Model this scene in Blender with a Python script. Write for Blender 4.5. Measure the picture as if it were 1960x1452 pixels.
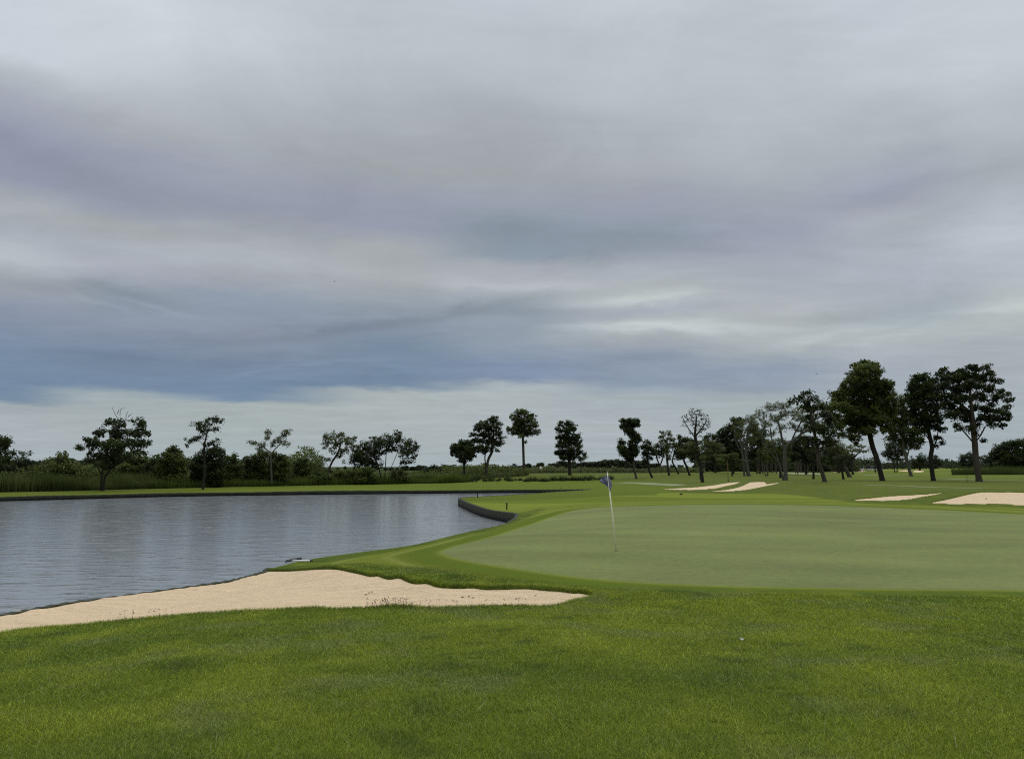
import bpy, math, random
import numpy as np
from mathutils import Vector, Matrix

for o in list(bpy.data.objects): bpy.data.objects.remove(o)
SC = bpy.context.scene
COL = SC.collection
PI = math.pi
rad = math.radians

# ------------------------------------------------------------------ camera
F = 26.0/36.0*1960.0
PITCH = math.atan(160.0/F)
CAMZ = 2.4
cam_d = bpy.data.cameras.new('camera'); cam = bpy.data.objects.new('camera', cam_d); COL.objects.link(cam)
cam_d.sensor_width = 36; cam_d.lens = 26; cam_d.clip_start = 0.05; cam_d.clip_end = 20000
cam.location = (0, 0, CAMZ); cam.rotation_euler = (PI/2 + PITCH, 0, 0)
SC.camera = cam
CP, SP = math.cos(PITCH), math.sin(PITCH)
def ray(px, py):
    u = (px-980.0)/F; v = (726.0-py)/F
    return np.array([u, CP - v*SP, SP + v*CP])

# ------------------------------------------------------------------ view
SC.render.engine = 'CYCLES'
SC.view_settings.view_transform = 'Standard'
SC.view_settings.look = 'None'
SC.view_settings.exposure = 0.0
SC.view_settings.gamma = 1.0
SC.cycles.use_denoising = False
SC.cycles.filter_width = 1.1
SC.render.resolution_x = 1024; SC.render.resolution_y = 758

def s2l(c):
    out = []
    for v in c:
        v = v/255.0
        out.append(v/12.92 if v <= 0.04045 else ((v+0.055)/1.055)**2.4)
    return tuple(out)

# ------------------------------------------------------------------ node helper
class NT:
    def __init__(s, tree): s.t = tree; s.t.nodes.clear()
    def n(s, typ, **kw):
        nd = s.t.nodes.new(typ)
        for k, v in kw.items(): setattr(nd, k, v)
        return nd
    def link(s, a, b): s.t.links.new(a, b)
    def setin(s, sock, v):
        if isinstance(v, bpy.types.NodeSocket): s.link(v, sock)
        else: sock.default_value = v
    def m(s, op, a, b=None, c=None, clamp=False):
        nd = s.n('ShaderNodeMath', operation=op); nd.use_clamp = clamp
        s.setin(nd.inputs[0], a)
        if b is not None: s.setin(nd.inputs[1], b)
        if c is not None: s.setin(nd.inputs[2], c)
        return nd.outputs[0]
    def vm(s, op, a, b=None):
        nd = s.n('ShaderNodeVectorMath', operation=op)
        s.setin(nd.inputs[0], a)
        if b is not None: s.setin(nd.inputs[1], b)
        return nd.outputs[0]
    def mix(s, fac, a, b, bt='MIX'):
        nd = s.n('ShaderNodeMix', data_type='RGBA', blend_type=bt)
        s.setin(nd.inputs[0], fac); s.setin(nd.inputs[6], a); s.setin(nd.inputs[7], b)
        return nd.outputs[2]
    def noise(s, vec, scale, detail=4, rough=0.55, out=0, dist=0.0):
        nd = s.n('ShaderNodeTexNoise'); s.setin(nd.inputs['Vector'], vec)
        nd.inputs['Scale'].default_value = scale; nd.inputs['Detail'].default_value = detail
        nd.inputs['Roughness'].default_value = rough; nd.inputs['Distortion'].default_value = dist
        return nd.outputs[out]
    def ramp(s, fac, stops, interp='LINEAR'):
        nd = s.n('ShaderNodeValToRGB'); s.setin(nd.inputs[0], fac)
        cr = nd.color_ramp; cr.interpolation = interp
        while len(cr.elements) > 1: cr.elements.remove(cr.elements[-1])
        cr.elements[0].position = stops[0][0]; cr.elements[0].color = tuple(stops[0][1])+(1,)
        for p, c in stops[1:]:
            e = cr.elements.new(p); e.color = tuple(c)+(1,)
        return nd.outputs[0]
    def mr(s, v, a, b, c, d):
        nd = s.n('ShaderNodeMapRange'); s.setin(nd.inputs[0], v)
        for i, q in enumerate((a, b, c, d)): nd.inputs[i+1].default_value = q
        return nd.outputs[0]

# ------------------------------------------------------------------ sky
SUN_EL, SUN_AZ = rad(58), rad(25)      # azimuth from +Y towards +X
w = bpy.data.worlds.new('World'); SC.world = w; w.use_nodes = True
N = NT(w.node_tree)
tc = N.n('ShaderNodeTexCoord').outputs['Generated']
dirv = N.vm('NORMALIZE', tc)
sp = N.n('ShaderNodeSeparateXYZ'); N.link(dirv, sp.inputs[0])
dx, dy, dz = sp.outputs
el0 = N.m('ARCSINE', dz)
hl = N.m('SQRT', N.m('ADD', N.m('MULTIPLY', dx, dx), N.m('ADD', N.m('MULTIPLY', dy, dy), 1e-6)))
sx0 = N.m('DIVIDE', dx, hl)
den = N.m('ADD', N.m('MAXIMUM', dz, 0.0), 0.09)
pl = N.n('ShaderNodeCombineXYZ'); N.link(N.m('DIVIDE', dx, den), pl.inputs[0]); N.link(N.m('DIVIDE', dy, den), pl.inputs[1])
plv = pl.outputs[0]
n1 = N.noise(plv, 0.9, 10, 0.68)
n2 = N.noise(N.vm('ADD', plv, (31.0, 7.0, 3.0)), 0.55, 9, 0.66)
n3 = N.noise(N.vm('ADD', plv, (5.0, 57.0, 9.0)), 2.2, 9, 0.68, dist=.6)
mps = N.n('ShaderNodeMapping'); N.link(plv, mps.inputs[0]); mps.inputs['Rotation'].default_value = (0, 0, .25); mps.inputs['Scale'].default_value = (.8, 2.4, 1)
n5 = N.noise(mps.outputs[0], 1.1, 9, .66, dist=.8)
wamp = N.mr(dz, 0.02, 0.4, 0.018, 0.085)
el = N.m('ADD', el0, N.m('MULTIPLY', N.m('SUBTRACT', n1, 0.5), wamp))
sx = N.m('ADD', sx0, N.m('MULTIPLY', N.m('SUBTRACT', n2, 0.5), 0.16))
SKYC = {
0:[(0,(203,210,218)),(100,(202,209,217)),(150,(180,187,192)),(210,(163,168,182)),(270,(149,155,173)),(340,(148,154,172)),(380,(164,170,174)),(440,(168,174,182)),(490,(178,184,190)),(540,(158,164,172)),(600,(140,150,170)),(670,(122,142,165)),(755,(115,138,163)),(766,(125,145,165)),(775,(166,176,181)),(830,(172,180,186)),(890,(168,180,186))],
245:[(0,(205,212,218)),(130,(197,204,211)),(190,(184,191,197)),(250,(167,173,177)),(300,(156,161,177)),(350,(150,158,174)),(400,(155,161,176)),(430,(166,172,174)),(470,(173,179,187)),(510,(167,172,183)),(550,(144,156,168)),(620,(140,150,168)),(680,(119,138,160)),(742,(118,140,165)),(754,(160,172,177)),(800,(168,178,180)),(890,(168,180,186))],
490:[(0,(196,203,210)),(100,(197,204,211)),(200,(182,189,195)),(290,(168,174,180)),(340,(160,165,178)),(400,(152,157,174)),(440,(160,166,172)),(480,(171,177,183)),(530,(165,170,178)),(570,(145,157,172)),(640,(140,150,168)),(690,(125,142,163)),(740,(115,138,163)),(766,(118,141,165)),(775,(168,178,178)),(890,(167,179,184))],
735:[(0,(187,195,202)),(100,(188,195,202)),(200,(180,187,193)),(260,(172,179,184)),(330,(160,166,170)),(380,(153,158,174)),(440,(152,157,174)),(480,(165,171,174)),(540,(168,174,178)),(580,(150,160,170)),(630,(136,148,165)),(660,(121,140,160)),(742,(118,140,165)),(751,(174,183,183)),(820,(172,181,184)),(890,(167,179,184))],
980:[(0,(193,200,208)),(120,(186,193,200)),(240,(168,174,180)),(330,(160,166,170)),(390,(152,158,172)),(440,(140,153,165)),(490,(142,155,168)),(512,(168,173,180)),(550,(175,181,186)),(595,(146,158,170)),(650,(147,159,172)),(700,(128,145,170)),(727,(130,147,172)),(737,(172,181,184)),(820,(172,181,186)),(890,(167,179,184))],
1225:[(0,(196,203,210)),(100,(188,195,202)),(250,(176,183,190)),(340,(165,171,176)),(400,(155,160,175)),(450,(142,155,167)),(490,(150,159,171)),(525,(174,180,188)),(565,(181,189,189)),(598,(169,175,185)),(622,(182,190,190)),(655,(162,170,178)),(685,(140,153,170)),(735,(140,155,175)),(760,(166,177,182)),(820,(172,181,186)),(890,(167,179,184))],
1470:[(0,(193,200,207)),(140,(185,192,198)),(250,(182,189,196)),(330,(170,177,183)),(390,(162,168,178)),(440,(158,163,180)),(500,(165,171,182)),(560,(172,178,186)),(620,(180,187,189)),(665,(170,177,182)),(705,(142,155,173)),(745,(148,160,175)),(768,(165,176,180)),(890,(165,177,182))],
1715:[(0,(195,202,210)),(150,(190,197,204)),(230,(178,185,192)),(300,(170,177,184)),(365,(160,165,182)),(420,(170,176,183)),(500,(174,180,190)),(560,(172,178,188)),(605,(163,174,181)),(640,(178,186,188)),(700,(165,173,184)),(760,(160,172,180)),(890,(164,176,182))],
1960:[(0,(196,203,210)),(120,(197,204,211)),(200,(182,189,195)),(260,(182,190,196)),(330,(168,175,182)),(380,(176,182,190)),(430,(186,193,202)),(520,(178,185,193)),(590,(185,192,191)),(640,(172,181,185)),(700,(168,175,182)),(800,(164,176,182)),(890,(164,176,182))],
}
EL0, EL1 = -0.02, 0.60
t = N.m('DIVIDE', N.m('SUBTRACT', el, EL0), EL1-EL0, clamp=True)
cur = None; prev_s = None
for px in sorted(SKYC):
    stops = []
    for py, c in SKYC[px]:
        d = ray(px, py); e = math.asin(d[2]/np.linalg.norm(d))
        stops.append((min(1, max(0, (e-EL0)/(EL1-EL0))), s2l(c)))
    d = ray(px, 500); s_ = d[0]/math.hypot(d[0], d[1])
    col = N.ramp(t, stops[::-1], 'LINEAR')
    if cur is None: cur = col
    else:
        nd = N.n('ShaderNodeMapRange', interpolation_type='SMOOTHSTEP'); N.link(sx, nd.inputs[0])
        nd.inputs[1].default_value = prev_s; nd.inputs[2].default_value = s_
        cur = N.mix(nd.outputs[0], cur, col)
    prev_s = s_
# separate cloud streaks: (px, py, half width, half height, slope, strength)
STREAK = [(1210,572,100,11,-.05,.14),(1040,548,60,9,0,.06),(1255,628,200,10,.03,.14),(1560,642,70,9,-.2,.07),(1880,590,120,10,-.02,.11),(1690,642,60,10,-.25,.05),
 (380,432,80,12,-.12,.07),(50,492,130,20,0,.05),(560,503,170,15,.05,.05),(900,545,130,12,.1,.05),(70,400,90,18,-.1,.05),(1900,430,80,36,-.25,.05),
 (160,340,170,26,.28,-.05),(1000,458,120,24,0,-.05),(1330,458,110,22,.05,-.05),(650,632,190,11,-.15,-.08),(920,592,150,9,-.18,-.07),(1720,372,85,16,-.12,-.05),(1800,290,150,16,-.10,-.03),
 (430,690,230,14,-.02,-.05),(700,730,210,9,-.03,-.05),(250,562,110,13,.1,-.06),(1530,612,100,10,0,-.06),(300,582,90,5,.2,.06),(600,690,120,4.5,-.12,.06),(450,716,50,3.5,-.25,.05),(190,575,60,4,.3,.05),(1060,697,170,8,0,-.04)]
elw = N.m('ADD', el0, N.m('ADD', N.m('MULTIPLY', N.m('SUBTRACT', n1, 0.5), .05), N.m('MULTIPLY', N.m('SUBTRACT', n3, 0.5), .022)))
sxw = N.m('ADD', sx0, N.m('MULTIPLY', N.m('SUBTRACT', n2, 0.5), 0.12))
tot = None
for (px, py, wpx, hpx, sl_, amp) in STREAK:
    d = ray(px, py); s_ = d[0]/math.hypot(d[0], d[1]); e_ = math.asin(d[2]/np.linalg.norm(d))
    du = N.m('SUBTRACT', sxw, s_)
    dv = N.m('SUBTRACT', N.m('SUBTRACT', elw, e_), N.m('MULTIPLY', du, -sl_))
    a_ = N.m('POWER', N.m('ABSOLUTE', N.m('DIVIDE', du, wpx/F)), 2.0); b_ = N.m('POWER', N.m('ABSOLUTE', N.m('DIVIDE', dv, hpx/F)), 2.0)
    g_ = N.m('MULTIPLY', N.m('POWER', 2.718, N.m('MULTIPLY', N.m('ADD', a_, b_), -1.0)), amp*1.7)
    tot = g_ if tot is None else N.m('ADD', tot, g_)
tot = N.m('MULTIPLY', tot, N.m('GREATER_THAN', dy, 0.0))
cur = N.mix(1.0, cur, N.m('ADD', 1.0, tot), 'MULTIPLY')
# cloud texture and overcast zenith
tex = N.m('ADD', 1.0, N.m('ADD', N.m('MULTIPLY', N.m('SUBTRACT', n3, .5), 0.32), N.m('MULTIPLY', N.m('SUBTRACT', n5, .5), .28)))
zen = N.mr(dz, 0.57, 0.98, 1.0, 2.5)
cur = N.mix(1.0, cur, N.m('MULTIPLY', tex, zen), 'MULTIPLY')
sky = N.n('ShaderNodeTexSky', sky_type='NISHITA'); sky.sun_disc = False
sky.sun_elevation = SUN_EL; sky.sun_rotation = SUN_AZ; sky.dust_density = 2.0
bg1 = N.n('ShaderNodeBackground'); N.link(cur, bg1.inputs[0]); bg1.inputs[1].default_value = 1.0
bg2 = N.n('ShaderNodeBackground'); N.link(sky.outputs[0], bg2.inputs[0]); bg2.inputs[1].default_value = 0.05
mx = N.n('ShaderNodeMixShader'); mx.inputs[0].default_value = 0.05
N.link(bg1.outputs[0], mx.inputs[1]); N.link(bg2.outputs[0], mx.inputs[2])
wo = N.n('ShaderNodeOutputWorld'); N.link(mx.outputs[0], wo.inputs[0])

sd = bpy.data.lights.new('sun', 'SUN'); so = bpy.data.objects.new('sun', sd); COL.objects.link(so)
sd.energy = 0.8; sd.angle = rad(25); sd.color = (1.0, 0.97, 0.92)
sv = Vector((math.sin(SUN_AZ)*math.cos(SUN_EL), math.cos(SUN_AZ)*math.cos(SUN_EL), math.sin(SUN_EL)))
so.rotation_euler = sv.to_track_quat('Z', 'Y').to_euler()

# ------------------------------------------------------------------ terrain heights
def PX(px, Y, z): return ((px-980.0)/F*Y, Y, z)
CTRL = [PX(*c) for c in [
 # standing mound and foreground
 (980,0.6,.80),(980,4,.74),(200,4,.70),(1760,4,.74),(980,7,.52),(300,7,.46),(1660,7,.52),(980,10,.28),(1500,10,.25),(1950,10,.27),(0,8,.34),(0,10,.12),
 (350,11.1,.13),(600,12,.1),(850,12.4,.05),(1000,12.3,.05),(1130,13.6,.0),(1300,12.3,.08),(1300,14.5,0),(1960,14,.0),(1650,14.3,0),(-400,8,.3),(-400,12,-.3),
 # bunker and near shore
 (0,14.0,-.48),(140,15.2,-.48),(300,16.3,-.47),(440,17.8,-.42),(530,18.6,-.36),(600,21.3,-.46),(600,17.0,-.03),(680,16.4,.0),(740,15.7,.02),(850,14.9,.02),(1000,14.4,.0),
 (700,23.0,-.43),(800,25.8,-.42),(900,30.5,-.42),(990,35.6,-.42),(760,20,-.1),(845,19.9,-.03),(900,24,-.12),
 # putting green
 (1180,20.3,0),(1180,30,-.02),(1180,42,-.1),(1450,20,0),(1450,30,0),(1450,43,0),(1900,20,0),(1900,30,.0),(1900,38,0),(2300,25,.1),(2300,14,.1),
 # fringe to inlet, peninsula
 (1060,36,-.25),(1060,46,-.4),(960,47,-.6),(900,56,-.6),(890,64,-.62),(960,68,-.62),(1000,60,-.55),(1080,60,-.42),(1060,78,-.62),(1150,70,-.35),(1200,56,-.16),(1040,52,-.5),
 # far bank
 (0,72,-.78),(200,78,-.8),(450,84,-.8),(650,87,-.8),(850,90,-.82),(1000,92,-.82),(1060,92,-.8),(0,82,-.72),(330,92,-.7),(600,104,-.68),(900,116,-.62),(1100,112,-.62),(1180,100,-.35),
 (0,150,-.7),(400,150,-.7),(700,150,-.6),(870,140,-.45),(940,137,-.2),(1003,148,.02),(1090,152,.06),(1170,150,.04),(1215,118,-.15),
 # right hand mounds and rough
 (1265,64,-.2),(1330,64,-.12),(1420,76,.38),(1480,74,.5),(1400,63,-.05),(1580,76,.48),(1560,60,.12),(1620,46,.0),(1700,50,.22),(1800,50,.42),(1880,49,.52),(1960,49,.55),(1790,42,.0),(1960,40,-.02),(1500,48,.0),(1330,50,-.08),
 (1345,92,.0),(1500,102,.0),(1690,102,.05),(1875,100,.1),(1960,70,.35),(1700,70,.25),(1300,100,-.15),
 (1300,150,.0),(1600,150,-.1),(1900,150,.05),(1300,250,-.1),(1660,220,-.3),(1660,290,-.5),(1830,230,.1),(2000,250,.3),(1720,330,-.4),(1050,250,-.3),(600,300,-.6),(0,300,-.6),
 (-600,80,-.7),(-600,300,-.6),(2600,60,.4),(2600,200,.3),(980,600,-2.2),(0,700,-3),(1960,700,-1.6),(1500,700,-1.6),(980,3000,-24),(-400,3000,-24),(2400,3000,-22)]]
for a in (75, 105, 140, 180, 220, 255, 285):
    for r_, z_ in ((1, .8), (8, .7), (30, .3), (200, 0), (2000, -1)):
        CTRL.append((math.sin(rad(a))*r_, math.cos(rad(a))*r_, z_))
for a in (90, 180, 270):
    pass
CT = np.array(CTRL)
def feat(x, y):
    return np.stack([np.arctan2(x, y)*2.2, np.log(np.hypot(x, y)+0.3)*1.6], -1)
def tps(d2): return 0.5*d2*np.log(d2+1e-9)
fp = feat(CT[:, 0], CT[:, 1]); n_ = len(fp)
A = np.zeros((n_+3, n_+3)); D2 = ((fp[:, None]-fp[None])**2).sum(-1)
A[:n_, :n_] = tps(D2) + np.eye(n_)*2e-4
A[:n_, n_] = 1; A[:n_, n_+1:] = fp; A[n_, :n_] = 1; A[n_+1:, :n_] = fp.T
W_ = np.linalg.solve(A, np.concatenate([CT[:, 2], np.zeros(3)]))
def base_z(x, y):
    x = np.asarray(x, float).ravel(); y = np.asarray(y, float).ravel()
    out = np.empty(len(x))
    for i in range(0, len(x), 100000):
        f = feat(x[i:i+100000], y[i:i+100000])
        d2 = (f**2).sum(1)[:, None] + (fp**2).sum(1)[None] - 2*f@fp.T
        np.maximum(d2, 0, out=d2)
        out[i:i+100000] = tps(d2)@W_[:n_] + W_[n_] + f@W_[n_+1:]
    r = np.hypot(x, y); q = np.clip((r-5)/20, 0, 1)
    out += 0.012*np.sin(x*1.9+1.3*np.sin(y*1.1))*np.sin(y*1.6+1.1)*(1-q) \
         + q*0.03*np.sin(x*.31+np.sin(y*.17)*2)*np.sin(y*.23+.8)
    return out
def cast(px, py, zf=base_z):
    """point where the sight line of a photo pixel meets the ground"""
    d = ray(px, py); ys = np.exp(np.linspace(math.log(3), math.log(900), 1500))
    tt = ys/d[1]; z = CAMZ + tt*d[2]
    g = zf(d[0]*tt, ys); hit = np.where(z < g)[0]
    if len(hit) == 0: k = len(ys)-1; return np.array([d[0]*tt[k], ys[k], g[k]])
    k = hit[0]
    if k > 0:
        a, b = z[k-1]-g[k-1], g[k]-z[k]; q = a/(a+b+1e-12)
        Y = ys[k-1]+(ys[k]-ys[k-1])*q
    else: Y = ys[k]
    T_ = Y/d[1]
    return np.array([d[0]*T_, Y, zf([d[0]*T_], [Y])[0]])
def atY(px, Y):
    x = (px-980.0)/F*Y
    return np.array([x, Y, base_z([x], [Y])[0]])

# ------------------------------------------------------------------ regions
def catmull(P, n=6, closed=True):
    P = np.array(P, float); out = []; m_ = len(P)
    for i in range(m_ if closed else m_-1):
        p0 = P[(i-1) % m_] if closed or i > 0 else P[0]; p1 = P[i]; p2 = P[(i+1) % m_]
        p3 = P[(i+2) % m_] if closed or i+2 < m_ else P[-1]
        for k in range(n):
            s = k/n
            out.append(0.5*((2*p1)+(-p0+p2)*s+(2*p0-5*p1+4*p2-p3)*s*s+(-p0+3*p1-3*p2+p3)*s**3))
    if not closed: out.append(P[-1])
    return np.array(out)
def sdf(poly, x, y, pad=1e9):
    """signed distance, negative inside; far away points get +pad"""
    poly = np.asarray(poly)[:, :2]; x = np.asarray(x, float).ravel(); y = np.asarray(y, float).ravel()
    out = np.full(len(x), pad if pad < 1e8 else 1e6)
    lo = poly.min(0)-pad; hi = poly.max(0)+pad
    sel = np.where((x > lo[0]) & (x < hi[0]) & (y > lo[1]) & (y < hi[1]))[0]
    a = poly; b = np.roll(poly, -1, 0)
    for i in range(0, len(sel), 60000):
        s = sel[i:i+60000]; X = x[s]; Y = y[s]
        best = np.full(len(s), 1e12); ins = np.zeros(len(s), bool)
        for (ax, ay), (bx, by) in zip(a, b):
            ex, ey = bx-ax, by-ay; L = ex*ex+ey*ey+1e-12
            q = np.clip(((X-ax)*ex+(Y-ay)*ey)/L, 0, 1)
            d = (X-ax-ex*q)**2+(Y-ay-ey*q)**2
            np.minimum(best, d, out=best)
            if ay != by:
                c = ((ay > Y) != (by > Y)) & (X < (bx-ax)*(Y-ay)/(by-ay)+ax)
                ins ^= c
        out[s] = np.where(ins, -1, 1)*np.sqrt(best)
    return out
def poly_px(pts, n=5): return catmull([cast(*p)[:2] for p in pts], n)

B_NEAR = poly_px([(-170,1188),(0,1166),(140,1142),(300,1121),(440,1101),(490,1092),(522,1089.5),(570,1088.5),(600,1086),(630,1085),(665,1089),(690,1094),(712,1099),(722,1097),(745,1104),(765,1101.5),(792,1112),(818,1112),(842,1119),(880,1121),(905,1120),(930,1123),(975,1122.5),(1010,1122),(1045,1125),(1075,1127),(1098,1130),(1112,1130),(1142,1138),
   (1100,1149),(1050,1161),(980,1160),(900,1162),(820,1163),(760,1159),(700,1164),(640,1166),(600,1164),(520,1168),(440,1172),(350,1178),(250,1187),(150,1198),(50,1206),(-160,1240)], 4)
B_MID = [
 poly_px([(1264,936),(1310,933),(1345,930.5),(1390,924),(1420,921.5),(1412,924),(1380,932),(1355,936),(1310,937.5)], 5),
 poly_px([(1358,940),(1395,936),(1425,928),(1452,921.5),(1466,925),(1475,925),(1491,923.2),(1480,927),(1455,932),(1425,937.5),(1395,940)], 5),
 poly_px([(1628,957),(1680,951.5),(1720,948),(1770,945.5),(1803,942.5),(1790,946.5),(1762,951),(1735,956),(1690,958.5)], 5),
 poly_px([(1784,962),(1812,956),(1850,947),(1880,941.5),(1920,941.5),(1965,942),(2040,944),(2120,950),(2120,975),(2040,972),(1980,968.5),(1910,964.5),(1830,964.5)], 5)]
B_FAR = [poly_px(p, 3) for p in [
 [(1720,900.6),(1732,899.2),(1744,900),(1742,901.6),(1728,901.8)],
 [(1748,902),(1756,900),(1768,901),(1764,903),(1752,903.2)],
 [(1634,901.5),(1640,899.6),(1655,901.2),(1650,902.6),(1640,902.4)],
 [(1590,902.6),(1596,901.4),(1603,902.8),(1597,903.8)]]]
GREEN = poly_px([(845,1056),(868,1046),(900,1038),(950,1025),(990,1012),(1030,999),(1060,988),(1090,979),(1125,972.5),(1180,969),(1280,966.5),(1400,965),(1520,966),(1640,969),(1780,975),(1900,981),(2050,990),(2300,1010),
   (2500,1070),(2300,1130),(2100,1131),(1960,1130),(1800,1128),(1600,1125.5),(1400,1122),(1300,1118),(1200,1112.5),(1120,1106),(1040,1096),(960,1084),(900,1074),(862,1065)], 5)
def LP(px, py, z=None, Y=None):
    if Y is not None: return ((px-980)/F*Y, Y)
    return tuple(cast(px, py)[:2])
LAKE = catmull([LP(-900,0,Y=6.5),LP(-350,0,Y=11.6),LP(-160,1194),LP(0,1173.5),LP(140,1149),LP(300,1128),LP(440,1108),LP(500,1093),LP(538,1082),LP(600,1068.5),LP(700,1054.5),LP(800,1040),LP(900,1016),LP(955,1004.5),(-.15,36.8),(.15,39.0),(.30,42),(.22,44.6),(-0.45,46.6),(-1.5,49.5),(-2.4,53),(-3.3,57.5),(-4.2,62.5),(-4.55,65.5),(-4.0,67.3),(-2.5,68.5),(-.9,70.5),(1.2,74),(3.5,78),(6.5,82),(9,85.5),(8.5,87.5),
   LP(1060,0,Y=90.5),LP(1000,0,Y=91.2),LP(850,0,Y=89.5),LP(650,0,Y=86.5),LP(450,0,Y=83),LP(330,0,Y=80.5),LP(200,0,Y=76.5),LP(100,0,Y=73.5),LP(0,0,Y=70.8),LP(-200,0,Y=66),LP(-600,0,Y=58),LP(-1100,0,Y=48),(-85,25),(-60,5),(-30,-5),(-15,2)], 5)

def sstep(a, b, x):
    q = np.clip((x-a)/(b-a), 0, 1); return q*q*(3-2*q)
def bdist(x, y):
    """(sd to near bunker, min sd to the others)"""
    s0 = sdf(B_NEAR, x, y, 3.0)
    s1 = np.full(len(s0), 3.0)
    for b in B_MID: s1 = np.minimum(s1, sdf(b, x, y, 3.0))
    for b in B_FAR: s1 = np.minimum(s1, sdf(b, x, y, 3.0))
    return s0, s1
def ground_z(x, y, s0=None, s1=None, sl=None, bz=None):
    x = np.asarray(x, float).ravel(); y = np.asarray(y, float).ravel()
    z = base_z(x, y) if bz is None else bz.copy()
    if s0 is None: s0, s1 = bdist(x, y)
    if sl is None: sl = sdf(LAKE, x, y, 3.0)
    # the turf rises a little towards the bunker lips
    z += 0.02*np.exp(-np.clip(s0, 0, 9)**2/0.10)*sstep(-.2, 0, s0)*(sl > 0)
    z -= 0.7*sstep(0, -0.14, s0)
    z += 0.05*np.exp(-np.clip(s1, 0, 9)**2/.8)*sstep(-.3, 0, s1)
    z -= 0.8*sstep(0.12, -0.28, s1)
    z -= 2.2*sstep(0.0, -0.2, sl)
    return z
def sand_z(x, y, s, near):
    z = base_z(x, y); d = np.clip(-s, 0, 9)
    if near:
        bowl = sstep(0, 1.3, d)*sstep(.1, 1.6, sdf(LAKE, x, y, 3.0)); z += 0.0
        z -= 0.05 + 0.16*bowl
        q = np.clip(d*3, 0, 1); uu = x*.80+y*.6; vv_ = -x*.6+y*.80
        z += q*(.07*(fbm(x, y, .9, 91, 4)-.5) + .085*(fbm(uu*.35, vv_*2.6, 1.3, 92, 4)-.5) + .012*(vnoise(x, y, 7.5, 93)-.5))
    else:
        z -= 0.03 + 0.12*sstep(0, 2.0, d)
    return z

# ------------------------------------------------------------------ mesh helpers
def new_obj(name, me, mat=None, parent=None):
    o = bpy.data.objects.new(name, me); COL.objects.link(o)
    if mat is not None and me is not None: me.materials.append(mat)
    if parent is not None: o.parent = parent
    return o
def np_mesh(name, co, faces, smooth=True, attrs=None):
    """faces: (n,3) or (n,4) int array"""
    me = bpy.data.meshes.new(name); co = np.asarray(co, np.float32); faces = np.asarray(faces, np.int32)
    k = faces.shape[1]
    me.vertices.add(len(co)); me.vertices.foreach_set('co', co.ravel())
    me.loops.add(faces.size); me.loops.foreach_set('vertex_index', faces.ravel())
    me.polygons.add(len(faces)); me.polygons.foreach_set('loop_start', np.arange(0, faces.size, k, dtype=np.int32))
    me.polygons.foreach_set('loop_total', np.full(len(faces), k, np.int32))
    me.update(calc_edges=True)
    me.polygons.foreach_set('use_smooth', np.full(len(faces), smooth, bool))
    for nm, arr in (attrs or {}).items():
        if arr.ndim == 2:
            a = me.attributes.new(nm, 'FLOAT_COLOR', 'POINT')
            c4 = np.ones((len(co), 4), np.float32); c4[:, :3] = arr; a.data.foreach_set('color', c4.ravel())
        else:
            a = me.attributes.new(nm, 'FLOAT', 'POINT'); a.data.foreach_set('value', arr.astype(np.float32))
    return me
def struct(o): o['kind'] = 'structure'; return o
def stuff(o, label, cat): o['kind'] = 'stuff'; o['label'] = label; o['category'] = cat; return o
def tag(o, label, cat, group=None):
    o['label'] = label; o['category'] = cat
    if group: o['group'] = group
    return o
def empty(name, loc, rz=0):
    o = bpy.data.objects.new(name, None); COL.objects.link(o); o.location = tuple(float(v) for v in loc); o.rotation_euler = (0, 0, rz)
    o.empty_display_size = .3; return o
class MB:
    """collects simple shapes into one mesh"""
    def __init__(s): s.v = []; s.f = []
    def add(s, vs, fs):
        b = len(s.v); s.v += [tuple(v) for v in vs]; s.f += [tuple(i+b for i in f) for f in fs]
    def box(s, c, d, rot=None):
        vs = [Vector((x*d[0]/2, y*d[1]/2, z*d[2]/2)) for x in (-1, 1) for y in (-1, 1) for z in (-1, 1)]
        if rot is not None: vs = [rot@v for v in vs]
        s.add([v+Vector(c) for v in vs], [(0,1,3,2),(4,6,7,5),(0,4,5,1),(2,3,7,6),(0,2,6,4),(1,5,7,3)])
    def tube(s, pts, rs, k=8, cap=True):
        pts = [Vector(p) for p in pts]; b = len(s.v); n = len(pts)
        for i, p in enumerate(pts):
            d = (pts[min(i+1, n-1)]-pts[max(i-1, 0)]).normalized()
            a = d.orthogonal().normalized() if i == 0 else (a-d*a.dot(d)).normalized()
            c = d.cross(a)
            for j in range(k):
                t_ = 2*PI*j/k; s.v.append(tuple(p+(a*math.cos(t_)+c*math.sin(t_))*rs[i]))
        for i in range(n-1):
            for j in range(k):
                s.f.append((b+i*k+j, b+i*k+(j+1) % k, b+(i+1)*k+(j+1) % k, b+(i+1)*k+j))
        if cap: s.f.append(tuple(b+j for j in range(k))[::-1]); s.f.append(tuple(b+(n-1)*k+j for j in range(k)))
    def prism(s, prof, y0, y1, axis='y'):
        n = len(prof)
        vs = [(p[0], y0, p[1]) for p in prof]+[(p[0], y1, p[1]) for p in prof]
        s.add(vs, [tuple(range(n)), tuple(range(2*n-1, n-1, -1))]+[(i, n+i, n+(i+1) % n, (i+1) % n) for i in range(n)])
    def mesh(s, name, smooth=False):
        me = bpy.data.meshes.new(name); me.from_pydata(s.v, [], s.f); me.update()
        if smooth: me.polygons.foreach_set('use_smooth', np.ones(len(me.polygons), bool))
        return me
    def build(s, name, mat, parent=None, smooth=False, bevel=0):
        o = new_obj(name, s.mesh(name, smooth), mat, parent)
        if bevel:
            m_ = o.modifiers.new('b', 'BEVEL'); m_.width = bevel; m_.segments = 2; m_.limit_method = 'ANGLE'
        return o

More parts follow.
